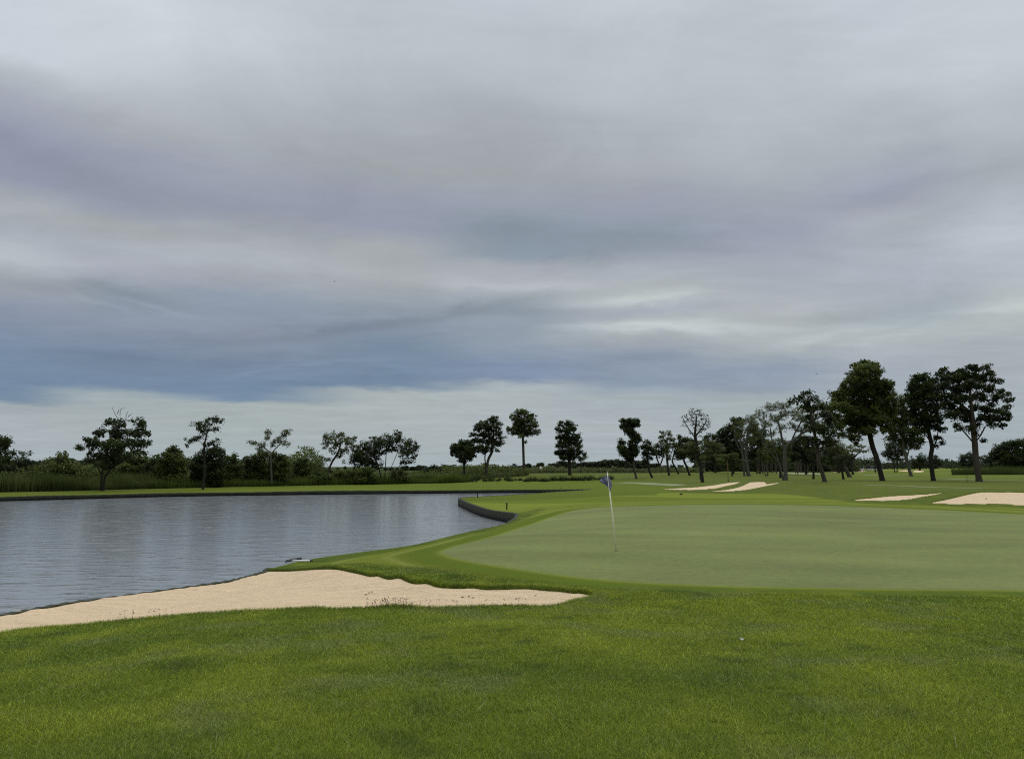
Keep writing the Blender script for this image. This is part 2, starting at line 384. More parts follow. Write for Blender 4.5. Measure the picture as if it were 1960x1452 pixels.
# ------------------------------------------------------------------ materials
def new_mat(name):
    m_ = bpy.data.materials.new(name); m_.use_nodes = True
    return m_, NT(m_.node_tree)
def finish(Nn, col, rough=0.8, bump=None, bstr=0.3, bdist_=0.02, spec=0.3, **kw):
    b = Nn.n('ShaderNodeBsdfPrincipled'); Nn.setin(b.inputs['Base Color'], col if isinstance(col, bpy.types.NodeSocket) else tuple(col)+(1,))
    Nn.setin(b.inputs['Roughness'], rough); b.inputs['Specular IOR Level'].default_value = spec
    for k, v in kw.items(): Nn.setin(b.inputs[k.replace('_', ' ')], v)
    if bump is not None:
        bp = Nn.n('ShaderNodeBump'); bp.inputs['Strength'].default_value = bstr; bp.inputs['Distance'].default_value = bdist_
        Nn.link(bump, bp.inputs['Height']); Nn.link(bp.outputs[0], b.inputs['Normal'])
    o = Nn.n('ShaderNodeOutputMaterial'); Nn.link(b.outputs[0], o.inputs[0]); return b
def simple(name, col, rough=.6, var=.15, scale=6.0, spec=.3, bstr=.1):
    m_, n = new_mat(name); c = n.n('ShaderNodeTexCoord').outputs['Object']
    ns = n.noise(c, scale, 5)
    f = n.m('ADD', 1-var, n.m('MULTIPLY', ns, 2*var))
    cc = n.mix(1.0, tuple(col)+(1,), f, 'MULTIPLY')
    finish(n, cc, rough, ns, bstr, .01, spec); return m_

# turf: region colours come with the mesh, blade and soil texture from noise
M_turf, n = new_mat('turf')
pos = n.n('ShaderNodeTexCoord').outputs['Object']
at = n.n('ShaderNodeAttribute', attribute_name='turf'); at2 = n.n('ShaderNodeAttribute', attribute_name='coarse')
na = n.noise(pos, 0.35, 6, .6); nb = n.noise(pos, 3.0, 6, .65); nc = n.noise(pos, 26.0, 4, .7); nd_ = n.noise(pos, 120.0, 3, .7)
v1 = n.m('ADD', n.m('MULTIPLY', n.m('SUBTRACT', na, .5), .7), n.m('MULTIPLY', n.m('SUBTRACT', nb, .5), .8))
v2 = n.m('ADD', n.m('MULTIPLY', n.m('SUBTRACT', nc, .5), 1.1), n.m('MULTIPLY', n.m('SUBTRACT', nd_, .5), .7))
vv = n.m('ADD', 1.0, n.m('MULTIPLY', n.m('ADD', v1, v2), at2.outputs['Fac']))
c = n.mix(1.0, n.mix(1.0, at.outputs['Color'], (.93, .82, .56, 1), 'MULTIPLY'), vv, 'MULTIPLY')
hue = n.m('MULTIPLY', n.m('SUBTRACT', n.noise(pos, .8, 4, .6), .45), 1.6, clamp=True)
c = n.mix(n.m('MULTIPLY', hue, at2.outputs['Fac']), c, n.mix(1.0, c, (1.25, 1.08, .55, 1), 'MULTIPLY'))
finish(n, c, .9, n.m('ADD', nc, nd_), .5, .02, .06)

M_green, n = new_mat('green_turf')
pos = n.n('ShaderNodeTexCoord').outputs['Object']
mpp = n.n('ShaderNodeMapping'); n.link(pos, mpp.inputs[0]); mpp.inputs['Scale'].default_value = (.5, 1.0, 1)
na = n.noise(mpp.outputs[0], .22, 5, .6); nb = n.noise(pos, 5.0, 6, .7); nc = n.noise(pos, 60, 4, .7)
sps = n.n('ShaderNodeSeparateXYZ'); n.link(pos, sps.inputs[0])
# soft mowing stripes crossing the green
stn = n.m('SINE', n.m('MULTIPLY', n.m('ADD', n.m('MULTIPLY', sps.outputs[0], .34), sps.outputs[1]), 2.1))
v = n.m('ADD', n.m('MULTIPLY', n.m('SUBTRACT', na, .5), 1.0), n.m('ADD', n.m('MULTIPLY', n.m('SUBTRACT', nb, .5), .75), n.m('MULTIPLY', n.m('SUBTRACT', nc, .5), .9)))
v = n.m('ADD', v, n.m('MULTIPLY', stn, .035))
c = n.mix(1.0, (.148, .168, .047, 1), n.m('ADD', 1.0, v), 'MULTIPLY')
c = n.mix(n.m('MULTIPLY', n.m('SUBTRACT', n.noise(pos, .45, 4, .6), .42), 1.6, clamp=True), c, n.mix(1.0, c, (.86, 1.0, .86, 1), 'MULTIPLY'))
finish(n, c, .8, n.m('ADD', nb, nc), .25, .01, .15)

M_sand, n = new_mat('sand')
pos = n.n('ShaderNodeTexCoord').outputs['Object']
mpp = n.n('ShaderNodeMapping'); n.link(pos, mpp.inputs[0]); mpp.inputs['Rotation'].default_value = (0, 0, .55); mpp.inputs['Scale'].default_value = (.35, 3.2, 1)
rk = n.noise(mpp.outputs[0], 2.2, 6, .65, dist=.4); na = n.noise(pos, .8, 5, .6); nb = n.noise(pos, 9, 5, .65); nc = n.noise(pos, 130, 3, .7)
dk = n.m('MULTIPLY', n.m('SUBTRACT', n.m('ADD', n.m('MULTIPLY', rk, .65), n.m('MULTIPLY', nb, .35)), .49), 5.0, clamp=True)
c = n.mix(na, (.73, .555, .355, 1), (.65, .49, .315, 1))
c = n.mix(n.m('MULTIPLY', dk, .62), c, (.45, .34, .22, 1))  # darker streaks paint in the shading of the rake furrows
c = n.mix(1.0, c, n.m('ADD', .9, n.m('MULTIPLY', nc, .2)), 'MULTIPLY')
spk = n.m('GREATER_THAN', n.noise(pos, 34, 2, .5), .735)
c = n.mix(n.m('MULTIPLY', spk, .45), c, (.2, .15, .09, 1))
finish(n, c, .95, n.m('ADD', n.m('MULTIPLY', rk, 1.2), n.m('MULTIPLY', nb, .8)), .8, .09, .1)

M_water, n = new_mat('water')
pos = n.n('ShaderNodeTexCoord').outputs['Object']
def wv(rot, sc, scale, det, rough=.55):
    mp = n.n('ShaderNodeMapping'); n.link(pos, mp.inputs[0]); mp.inputs['Rotation'].default_value = (0, 0, rot); mp.inputs['Scale'].default_value = sc
    return n.noise(mp.outputs[0], scale, det, rough)
w1 = wv(.1, (.5, 1.7, 1), 1.5, 3); w2 = wv(-.12, (.6, 1.8, 1), 4.2, 3); w3 = wv(.3, (1, 1, 1), .5, 2)
calm = wv(.05, (.3, 1, 1), .06, 3)
amp = n.m('ADD', .55, n.m('MULTIPLY', calm, .9))
crest = n.m('MULTIPLY', n.m('MAXIMUM', n.m('SUBTRACT', w1, .56), 0.0), 5.0)
h = n.m('MULTIPLY', n.m('ADD', n.m('ADD', n.m('MULTIPLY', w1, .55), crest), n.m('ADD', n.m('MULTIPLY', w2, .33), n.m('MULTIPLY', w3, .8))), amp)
finish(n, (.225, .238, .240), .10, h, 1.0, .036, .5, IOR=1.5)

def wood(name, col, dark):
    m_, n = new_mat(name); g = n.n('ShaderNodeNewGeometry').outputs['Position']
    s_ = n.n('ShaderNodeSeparateXYZ'); n.link(g, s_.inputs[0])
    mp = n.n('ShaderNodeMapping'); n.link(g, mp.inputs[0]); mp.inputs['Scale'].default_value = (1, 1, .12)
    st = n.noise(mp.outputs[0], 3.5, 5, .7); st2 = n.noise(g, 1.2, 5, .6)
    wet = n.mr(n.m('ADD', s_.outputs[2], n.m('MULTIPLY', n.m('SUBTRACT', st, .5), .25)), -1.15, -.85, 1.0, 0.0)
    c = n.mix(st, tuple(v*.55 for v in col)+(1,), tuple(v*1.35 for v in col)+(1,))
    c = n.mix(n.m('MULTIPLY', st2, .6), c, (.05, .065, .03, 1))
    c = n.mix(wet, c, tuple(dark)+(1,))
    finish(n, c, .85, st, .6, .05, .2); return m_
M_wall = wood('weathered_boards', (.052, .050, .036), (.005, .005, .004))

M_bark = {}
def bark(key, col, sc=5.0):
    m_, n = new_mat('bark_'+key); pos = n.n('ShaderNodeTexCoord').outputs['Object']
    mp = n.n('ShaderNodeMapping'); n.link(pos, mp.inputs[0]); mp.inputs['Scale'].default_value = (1, 1, .25)
    a = n.noise(mp.outputs[0], sc, 6, .7); b = n.noise(pos, 1.3, 4, .6)
    c = n.mix(a, tuple(v*.45 for v in col)+(1,), tuple(v*1.5 for v in col)+(1,))
    c = n.mix(n.m('MULTIPLY', b, .5), c, tuple(v*.6 for v in col)+(1,))
    finish(n, c, .9, a, .8, .06, .15); M_bark[key] = m_
bark('dark', (.035, .030, .024)); bark('grey', (.105, .10, .078)); bark('brown', (.075, .062, .045))

M_leaf = {}
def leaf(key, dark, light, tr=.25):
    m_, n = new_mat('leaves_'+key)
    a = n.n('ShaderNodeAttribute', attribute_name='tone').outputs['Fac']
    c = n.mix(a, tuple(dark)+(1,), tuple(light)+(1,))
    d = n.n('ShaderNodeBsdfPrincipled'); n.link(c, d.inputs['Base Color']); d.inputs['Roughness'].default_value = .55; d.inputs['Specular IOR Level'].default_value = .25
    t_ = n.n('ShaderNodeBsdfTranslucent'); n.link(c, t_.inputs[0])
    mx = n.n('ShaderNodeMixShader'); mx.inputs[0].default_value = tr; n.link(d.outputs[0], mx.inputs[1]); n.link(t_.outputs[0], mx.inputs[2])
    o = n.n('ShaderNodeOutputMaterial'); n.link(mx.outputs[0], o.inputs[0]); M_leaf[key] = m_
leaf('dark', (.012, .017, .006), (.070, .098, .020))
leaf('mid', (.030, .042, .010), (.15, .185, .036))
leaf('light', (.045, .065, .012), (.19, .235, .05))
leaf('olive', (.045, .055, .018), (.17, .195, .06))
leaf('far', (.022, .032, .016), (.075, .095, .038))  # slight distance haze is put into this greyer leaf colour
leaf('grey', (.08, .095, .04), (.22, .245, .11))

M_blade, n = new_mat('grass_blades')
a = n.n('ShaderNodeAttribute', attribute_name='turf').outputs['Color']
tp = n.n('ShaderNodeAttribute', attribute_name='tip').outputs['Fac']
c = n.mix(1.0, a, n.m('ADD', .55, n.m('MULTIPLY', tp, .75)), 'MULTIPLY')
d = n.n('ShaderNodeBsdfPrincipled'); n.link(c, d.inputs['Base Color']); d.inputs['Roughness'].default_value = .6; d.inputs['Specular IOR Level'].default_value = .2
t_ = n.n('ShaderNodeBsdfTranslucent'); n.link(c, t_.inputs[0])
mx = n.n('ShaderNodeMixShader'); mx.inputs[0].default_value = .35; n.link(d.outputs[0], mx.inputs[1]); n.link(t_.outputs[0], mx.inputs[2])
o = n.n('ShaderNodeOutputMaterial'); n.link(mx.outputs[0], o.inputs[0])

# ------------------------------------------------------------------ turf colours
def vnoise(x, y, s, seed):
    """value noise, vectorised"""
    x = x*s+seed*17.3; y = y*s+seed*9.1
    xi = np.floor(x); yi = np.floor(y); fx = x-xi; fy = y-yi
    fx = fx*fx*(3-2*fx); fy = fy*fy*(3-2*fy)
    def h(a, b):
        q = np.sin(a*127.1+b*311.7+seed*74.7)*43758.5453; return q-np.floor(q)
    return (h(xi, yi)*(1-fx)+h(xi+1, yi)*fx)*(1-fy)+(h(xi, yi+1)*(1-fx)+h(xi+1, yi+1)*fx)*fy
def fbm(x, y, s, seed, o=4):
    t_ = 0; a = .5; n = 0
    for i in range(o): t_ = t_+a*vnoise(x, y, s, seed+i); n += a; a *= .5; s *= 2.1
    return t_/n
FAIR = poly_px([(560,1078),(620,1076),(700,1064),(845,1036),(990,1000),(1040,972),(960,985),(880,962),(900,952),(1000,945),(1060,940),(1180,927),(1290,929),(1262,938),(1350,944),(1480,944),(1620,960),(1800,968),(1980,974),(2300,990),
   (2400,1140),(1960,1134),(1600,1130),(1300,1124),(1140,1121),(1000,1110),(900,1097),(820,1085),(740,1082),(640,1079)], 4)
def C(*rgb): return np.array(s2l(rgb))
def mixc(a, b, w): w = np.asarray(w)[..., None]; return a*(1-w)+b*w
def turf_colour(x, y, sg=None, s0=None):
    if sg is None: sg = sdf(GREEN, x, y, 12.0)
    sf = sdf(FAIR, x, y, 3.0)
    r = np.hypot(x, y)
    a = fbm(x, y, .28, 3, 5); b = fbm(x, y, 1.1, 8, 4); d = fbm(x, y*1.6, .55, 21, 4)
    e = fbm(x, y*.7, 1.5, 33, 4); g = fbm(x+3, y*.8, 3.6, 45, 3)
    base = C(80,101,36)*np.ones((len(x), 1))
    base = mixc(base, C(100,118,38), sstep(.42, .75, a)*.4)
    base = mixc(base, C(66,88,40), sstep(.50, .80, d)*.4)
    base = mixc(base, C(100,118,44), sstep(.50, .75, e)*.6)
    base = mixc(base, C(58,78,36), sstep(.52, .80, 1-e*.6-g*.45)*.8)
    base = mixc(base, C(88,104,66), sstep(.55, .78, b)*.6)
    # farther rough is flatter and more olive
    far = sstep(35, 75, r)
    fc = mixc(C(84,100,46)*np.ones((len(x), 1)), C(98,112,58), fbm(x, y, .07, 5, 4))
    base = mixc(base, fc, far*.9)
    # fairway / apron, mown in curved bands around the green
    fair = sstep(.35, -.35, sf)
    q = sg/1.45
    ph = np.floor(q); band = (ph % 2)
    edge = np.minimum(q-ph, 1-(q-ph))*1.45
    fw = mixc(C(98,116,40)*np.ones((len(x), 1)), C(114,130,54), band*.75)
    fw = mixc(fw, C(128,144,80), np.exp(-(edge/.16)**2)*.75)
    diag = np.sin((x*.55+y*.9)*.42+2.2*fbm(x, y, .04, 12, 2))
    fwf = mixc(C(98,118,42)*np.ones((len(x), 1)), C(116,134,56), sstep(-.35, .35, diag))
    fw = mixc(fw, fwf, sstep(5.0, 7.5, sg))
    fw = mixc(fw, C(88,110,36), sstep(1.15, .85, sg)*sstep(-.1, .5, sg)*.8)
    fw = fw*(0.9+.2*a)[:, None]
    out = mixc(base, fw, fair)
    return out, fair
# extra mown ground: far bank and distant fairways
def bank_mask(x, y, sl):
    """light mown strip running behind the lake"""
    px = 980+F*x/np.maximum(y, 1)
    lim = np.interp(px, [-400, 0, 330, 600, 900, 1180, 1260], [12, 8.5, 11, 17, 27, 30, 14])
    return (sstep(lim+1, lim-1, sl)*(y > 60)*(px < 1290))

# ------------------------------------------------------------------ ground sheet
azf = np.arange(-39, 39.001, .088); azc = np.arange(42, 319, 3.0)
az = np.radians(np.concatenate([azf, azc]))
rr = [.004]+[.25*1.28**i for i in range(11)]
r_ = 3.0
while r_ < 27: rr.append(r_); r_ *= 1.0045
while r_ < 112: rr.append(r_); r_ *= 1.0075
while r_ < 600: rr.append(r_); r_ *= 1.02
while r_ < 9000: rr.append(r_); r_ *= 1.2
rr = np.array(rr); NR, NA = len(rr), len(az)
GX = (rr[:, None]*np.sin(az)[None]).ravel(); GY = (rr[:, None]*np.cos(az)[None]).ravel()
bz = base_z(GX, GY)
s0, s1 = bdist(GX, GY); sl = sdf(LAKE, GX, GY, 60.0); sg = sdf(GREEN, GX, GY, 12.0)
GZ = ground_z(GX, GY, s0, s1, sl, bz)
tc_, fairm = turf_colour(GX, GY, sg)
bm = bank_mask(GX, GY, sl)
tc_ = mixc(tc_, mixc(C(98,118,46)*np.ones((len(GX), 1)), C(86,104,36), fbm(GX, GY, .09, 2, 3)), bm)
# long pale and dark bands of distant mowing on the right
pxg = 980+F*GX/np.maximum(GY, 1)
rg = np.hypot(GX, GY)
fz = sstep(105, 125, GY)*sstep(1560, 1660, pxg)
tc_ = mixc(tc_, mixc(C(98,116,50)*np.ones((len(GX), 1)), C(122,136,70), sstep(.5, .62, vnoise(GX*.25, GY, .045, 6))), fz*.8)
scr = sstep(160, 200, GY)*sstep(1300, 1230, pxg); tc_ = mixc(tc_, C(58,70,34), scr)
scr = sstep(1.5, 4, sl-np.interp(pxg, [-400, 0, 330, 600, 900, 1000], [12, 8.5, 11, 17, 27, 60]))*(GY > 60)*(pxg < 1000); tc_ = mixc(tc_, C(54,66,32), np.clip(scr, 0, 1))
# lip faces painted darker, as the shade below the bunker edges
tc_ = mixc(tc_, C(38,46,18), sstep(.02, -.05, s0)*(s0 > -1)*.9)
tc_ = mixc(tc_, C(40,50,20), sstep(.0, -.3, s1)*.8)
coarse = .16+.62*np.clip(1-fairm-bm, 0, 1)*sstep(90, 30, rg)+.12*np.clip(1-fairm-bm, 0, 1)
idx = np.arange(NR*NA).reshape(NR, NA); nxt = np.roll(idx, -1, 1)
quads = np.stack([idx[:-1], nxt[:-1], nxt[1:], idx[1:]], -1).reshape(-1, 4)[:, ::-1]
co = np.stack([GX, GY, GZ], -1)
me = np_mesh('ground', co, quads, True, {'turf': tc_, 'coarse': coarse})
struct(new_obj('ground', me, M_turf))
# ---- putting green and sand, cut from the same grid so that they lie on the ground
def sub_sheet(name, keep_v, zfun, mat, smooth=True):
    kf = keep_v[quads].all(1)
    fs = quads[kf]; used, inv = np.unique(fs.ravel(), return_inverse=True)
    co = np.stack([GX[used], GY[used], zfun(used)], -1)
    return new_obj(name, np_mesh(name, co, inv.reshape(-1, 4), smooth), mat)
gr = sub_sheet('putting_green', sg < 0, lambda u: GZ[u]+.0012+.004*np.clip(-sg[u]/.5, 0, 1), M_green); struct(gr)
sb = sub_sheet('sand_bunker', (s0 < .07) & (sl > -.16), lambda u: sand_z(GX[u], GY[u], s0[u], True), M_sand); struct(sb)
for b in B_MID+B_FAR:
    sdd = sdf(b, GX, GY, 3.0)
    o = sub_sheet('sand_bunker', sdd < .45, lambda u: sand_z(GX[u], GY[u], sdd[u], False), M_sand); struct(o)
# ---- lake
wb = MB(); xs = [-160, -60, 14]; 
wb.add([(-170, -20, -1.2), (14, -20, -1.2), (14, 96, -1.2), (-170, 96, -1.2)], [(0, 1, 2, 3)])
struct(wb.build('lake_water', M_water))
# ---- boarded edge of the lake: one continuous low wall
LW = catmull(LAKE, 4)
seg = np.roll(LW, -1, 0)-LW; tg = seg+np.roll(seg, 1, 0); tg /= np.linalg.norm(tg, axis=1)[:, None]
area = 0.5*np.sum(LW[:, 0]*np.roll(LW[:, 1], -1)-np.roll(LW[:, 0], -1)*LW[:, 1])
nrm = np.stack([-tg[:, 1], tg[:, 0]], -1)*(1 if area > 0 else -1)     # into the lake
top = base_z(LW[:, 0], LW[:, 1])
nb_ = sdf(B_NEAR, LW[:, 0], LW[:, 1], 3.0); top = top-.045*(nb_ < .05)+.015+.012*np.sin(np.arange(len(LW))*1.7)-.11*((nb_ > .4) & (LW[:, 1] > 15) & (LW[:, 1] < 36.8) & (LW[:, 0] > -9))
prof = [(-.06, 0), (.10, 0), (.13, -.03), (.15, -1.6), (-.05, -1.6)]
L_ = len(LW); vs = []
for off, dz_ in prof:
    p = LW+nrm*off; zz = top+dz_ if dz_ > -1 else np.full(L_, -1.9)
    vs.append(np.column_stack([p, zz]))
vs = np.concatenate(vs); fs = []
for k in range(5):
    k2 = (k+1) % 5
    for i in range(L_):
        j = (i+1) % L_; fs.append((k*L_+i, k*L_+j, k2*L_+j, k2*L_+i))
wl = new_obj('retaining_wall', np_mesh('retaining_wall', vs, fs, False), M_wall)
tag(wl, 'low dark weathered retaining wall running all along the lake edge', 'retaining wall')

# ------------------------------------------------------------------ cart path strips
M_path = simple('pale_path', (.21, .235, .12), .9, .15, 2)
M_mow = simple('pale_mown_line', (.15, .185, .07), .9, .1, 2)
def strip(name, pts, wid, mat, lift=.012):
    P = catmull([cast(*p)[:2] for p in pts], 8, False); tg = np.gradient(P, axis=0); tg /= np.linalg.norm(tg, axis=1)[:, None]
    nr = np.stack([-tg[:, 1], tg[:, 0]], -1); vs = []; wd = np.interp(np.linspace(0, 1, len(P)), np.linspace(0, 1, len(wid)), wid)
    for k in range(4):
        q = P+nr*(wd*(k/3-.5))[:, None]; vs.append(np.column_stack([q, base_z(q[:, 0], q[:, 1])+lift]))
    n = len(P); fs = [(k*n+i, (k+1)*n+i, (k+1)*n+i+1, k*n+i+1) for k in range(3) for i in range(n-1)]
    return struct(new_obj(name, np_mesh(name, np.concatenate(vs), fs), mat))
strip('cart_path', [(1184,923.5),(1215,924),(1245,925.5),(1275,927),(1300,929)], [2.0, 2.6, 2.4, 1.6], M_path)
strip('cart_path', [(1508,904.5),(1530,905.5),(1552,908)], [8, 9, 6], M_path)
strip('cart_path', [(1640,907.5),(1680,910),(1740,912.5)], [2.2, 2.6, 2], M_mow)
strip('cart_path', [(1790,915.6),(1850,917.5),(1900,918.5),(2000,920.5)], [2.0, 2.4, 2.4, 2.4], M_mow)
strip('cart_path', [(1655,927.5),(1730,930),(1810,933),(1850,934),(1900,935)], [1.1, 1.3, 1.7, 1.4, .8], M_mow)

# ------------------------------------------------------------------ trees
RNG = np.random.default_rng(7)
def leaf_arrays(centres, per, rc, size, tone, flat=.6, rng=RNG):
    """leaf-sized diamonds clustered round the centres"""
    n = len(centres)*per
    c = np.repeat(centres, per, 0); t_ = np.repeat(tone, per)
    d = rng.normal(size=(n, 3)); d /= np.linalg.norm(d, axis=1)[:, None]
    d *= (rng.random(n)**.45)[:, None]*np.repeat(rc, per)[:, None]; d[:, 2] *= flat
    c = c+d
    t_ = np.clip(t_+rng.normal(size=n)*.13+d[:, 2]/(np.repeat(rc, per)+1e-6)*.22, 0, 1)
    a = rng.normal(size=(n, 3)); a[:, 2] *= .6; a /= np.linalg.norm(a, axis=1)[:, None]
    b = rng.normal(size=(n, 3)); b -= (b*a).sum(1)[:, None]*a; b /= np.linalg.norm(b, axis=1)[:, None]
    s = size*(.6+.8*rng.random(n))[:, None]
    nn = np.cross(a, b)*s*.18
    v = np.stack([c-a*s*.5+nn, c+b*s*.3, c+a*s*.5+nn, c-b*s*.3], 1).reshape(-1, 3)
    f = np.arange(n*4).reshape(-1, 4)
    return v, f, np.repeat(t_, 4)
def tube_net(paths, k=6):
    vs = []; fs = []; b = 0
    for pts, rs in paths:
        pts = np.asarray(pts); n = len(pts)
        kk = k if max(rs) > .05 else 4
        dd = np.gradient(pts, axis=0); dd /= (np.linalg.norm(dd, axis=1)[:, None]+1e-9)
        a = np.cross(dd, np.array([.31, .92, .23])); a /= (np.linalg.norm(a, axis=1)[:, None]+1e-9); c = np.cross(dd, a)
        th = np.linspace(0, 2*PI, kk, endpoint=False)
        ring = pts[:, None]+(a[:, None]*np.cos(th)[None, :, None]+c[:, None]*np.sin(th)[None, :, None])*np.asarray(rs)[:, None, None]
        vs.append(ring.reshape(-1, 3))
        i = np.arange(n-1)[:, None]*kk+np.arange(kk)[None]; j = np.arange(n-1)[:, None]*kk+(np.arange(kk)[None]+1) % kk
        fs.append((np.stack([i, j, j+kk, i+kk], -1).reshape(-1, 4))+b); b += n*kk
    return np.concatenate(vs), np.concatenate(fs)
def grow(trunks, att, r_base, rng, min_r=.012, up=.25, order=None):
    """trunk polylines plus twigs that reach every attractor; returns tube paths"""
    nodes = []; par = []; istr = []
    for tr in trunks:
        tr = np.asarray(tr, float); L = np.linalg.norm(np.diff(tr, axis=0), axis=1).sum()
        pts = catmull(tr, 5, False) if len(tr) > 2 else np.array([tr[0]+(tr[-1]-tr[0])*q for q in np.linspace(0, 1, 6)])
        for i, p in enumerate(pts):
            if i == 0:
                if nodes and np.linalg.norm(np.array(nodes)-p, axis=1).min() < .6:
                    par.append(int(np.argmin(np.linalg.norm(np.array(nodes)-p, axis=1))))
                else: par.append(-1)
            else: par.append(len(nodes)-1)
            nodes.append(p); istr.append(True)
    nodes = [np.asarray(p) for p in nodes]; nt = len(nodes); zmin = min(p[2] for p in nodes)
    tn = np.array(nodes)
    # only the upper part of each trunk can sprout
    att = np.asarray(att); zc = att[:, 2].min()
    ok = [p[2] > zmin+ (zc-zmin)*.55 for p in nodes]
    if not any(ok): ok = [True]*len(nodes)
    d0 = np.array([np.linalg.norm(tn-a, axis=1).min() for a in att])
    NP = np.array(nodes); OK = np.array(ok)
    buf = np.zeros((len(nodes)+len(att)*5+5, 3)); buf[:len(nodes)] = NP; okb = np.zeros(len(buf), bool); okb[:len(nodes)] = OK
    cnt = len(nodes)
    for k in np.argsort(d0):
        a = att[k]; d = buf[:cnt]-a; dist = np.sqrt((d**2).sum(1))+np.maximum(d[:, 2], 0)*.7
        dist[~okb[:cnt]] = 1e9
        j = int(np.argmin(dist)); p = buf[j].copy(); L = np.linalg.norm(a-p)
        m_ = 1 if L < .5 else (2 if L < 1.5 else 4)
        sag = np.array([0, 0, up*L*.5]); prev = j
        for i in range(1, m_+1):
            s = i/m_; q = p+(a-p)*s-sag*math.sin(PI*s)*.35+rng.normal(size=3)*.035*L*(s < 1)
            buf[cnt] = q; okb[cnt] = True; par.append(prev); prev = cnt; cnt += 1
    cntc = np.zeros(cnt)
    kids = [0]*cnt
    load = np.zeros(cnt)
    for i in range(cnt-1, -1, -1):
        if load[i] == 0: load[i] = 1
        if par[i] >= 0: load[par[i]] += load[i]
    tot = load[0]; R = np.maximum(min_r, r_base*(load/max(load.max(), 1))**.60)
    # trunk keeps a fixed taper
    for i in range(nt):
        if istr[i]: R[i] = max(R[i], r_base*.24)
    ch = {}
    for i in range(cnt):
        if par[i] >= 0: ch.setdefault(par[i], []).append(i)
    paths = []; stack = [(i, None) for i in range(cnt) if par[i] < 0]
    while stack:
        i, p = stack.pop(); path = [i] if p is None else [p, i]
        while i in ch:
            c = sorted(ch[i], key=lambda q: -R[q])
            for q in c[1:]: stack.append((q, i))
            i = c[0]; path.append(i)
        if len(path) > 1:
            rs = R[path].copy()
            if p is not None: rs[0] = min(rs[0], rs[1]*1.15)
            rs[-1] *= .6
            paths.append((buf[path], rs))
    return paths
def flare(paths, r_base):
    pts, rs = paths[0]
    return paths
def make_tree(name, label, base, trunks, blobs, leafkey='dark', barkkey='dark', tw=6, rc=.5, fill=.42, per=26, size=.24, depth=1.0, seed=0, group=None, Y=None, tone=.4, cat='tree', flat=.6, min_r=.012, extra=None, squash=1.0):
    """base pixel (bx,by); trunks and blobs in photo pixels, blobs = (px,py,rx,ry)"""
    rng = np.random.default_rng(seed*101+13)
    bx, by = base; fill *= 3.1; rc *= 1.18; per = int(per*.85); flat = min(1.0, flat*1.4)
    P = cast(bx, by) if Y is None else atY(bx, Y)
    s = P[1]/F; byy = 886-(P[2]-CAMZ)/P[1]*F
    root = empty(name, P); tag(root, label, cat, group); tanx = P[0]/P[1]
    blobs = np.array(blobs, float); blobs[:, 2:] *= 1.28; cx = blobs[:, 0].mean(); half = max(3.0, (blobs[:, 0].max()-blobs[:, 0].min())/2)*s
    att = []; tn = []; rcs = []
    for (px, py, rx, ry) in blobs:
        a, c = rx*s, ry*s; b = (a+c)/2*1.1*depth
        off = abs(px-cx)*s/half if half > 0 else 0
        dy_ = rng.uniform(-1, 1)*half*.62*depth*math.sqrt(max(0.15, 1-off**2))
        n = max(3, int(fill*a*b*c/(rc**3*.5)*1.0+.5))
        n = min(n, 120)
        u = rng.normal(size=(n, 3)); u /= np.linalg.norm(u, axis=1)[:, None]; u *= (rng.random(n)**.42*np.where(rng.random(n) < .2, rng.uniform(1.1, 1.45, n), 1))[:, None]
        cc = np.stack([(px-bx)*s+u[:, 0]*max(a-rc*.4, a*.6)+dy_*tanx+u[:, 1]*b*tanx, dy_+u[:, 1]*b, (byy-py)*s+u[:, 2]*max(c-rc*.25, c*.6)], -1)
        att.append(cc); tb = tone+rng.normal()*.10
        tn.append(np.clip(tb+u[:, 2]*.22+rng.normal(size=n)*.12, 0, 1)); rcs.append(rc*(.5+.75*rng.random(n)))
    att = np.concatenate(att); tn = np.concatenate(tn); rcs = np.concatenate(rcs)
    T3 = []
    for tr in trunks:
        pts = []
        for i, p in enumerate(tr):
            yy = 0 if i == 0 else rng.normal()*.025*half*i
            pts.append([(p[0]-bx)*s+yy*tanx, yy, (byy-p[1])*s-(.25 if i == 0 and abs(p[1]-by) < 4 else 0)])
        T3.append(pts)
    rb = tw*s/2
    paths = grow(T3, att, rb, rng, min_r)
    # root flare
    for (pts, rs) in paths:
        low = pts[:, 2] < .5
        if low.any(): rs[low] *= 1.0+.35*np.clip(1-(pts[low, 2]+.25)/.75, 0, 1)
    if extra:
        for ex in extra:
            q = np.array([[(p[0]-bx)*s, rng.normal()*.1*half, (byy-p[1])*s] for p in ex]); paths.append((q, np.linspace(.05, .018, len(q))))
    v, f = tube_net(paths, 8)
    new_obj('trunk', np_mesh('trunk', v, f), M_bark[barkkey], root)
    if per > 0:
        v, f, t_ = leaf_arrays(att, per, rcs, size, tn, flat, rng)
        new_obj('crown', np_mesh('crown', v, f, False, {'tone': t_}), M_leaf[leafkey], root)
    return root

exec_trees = []
T = make_tree
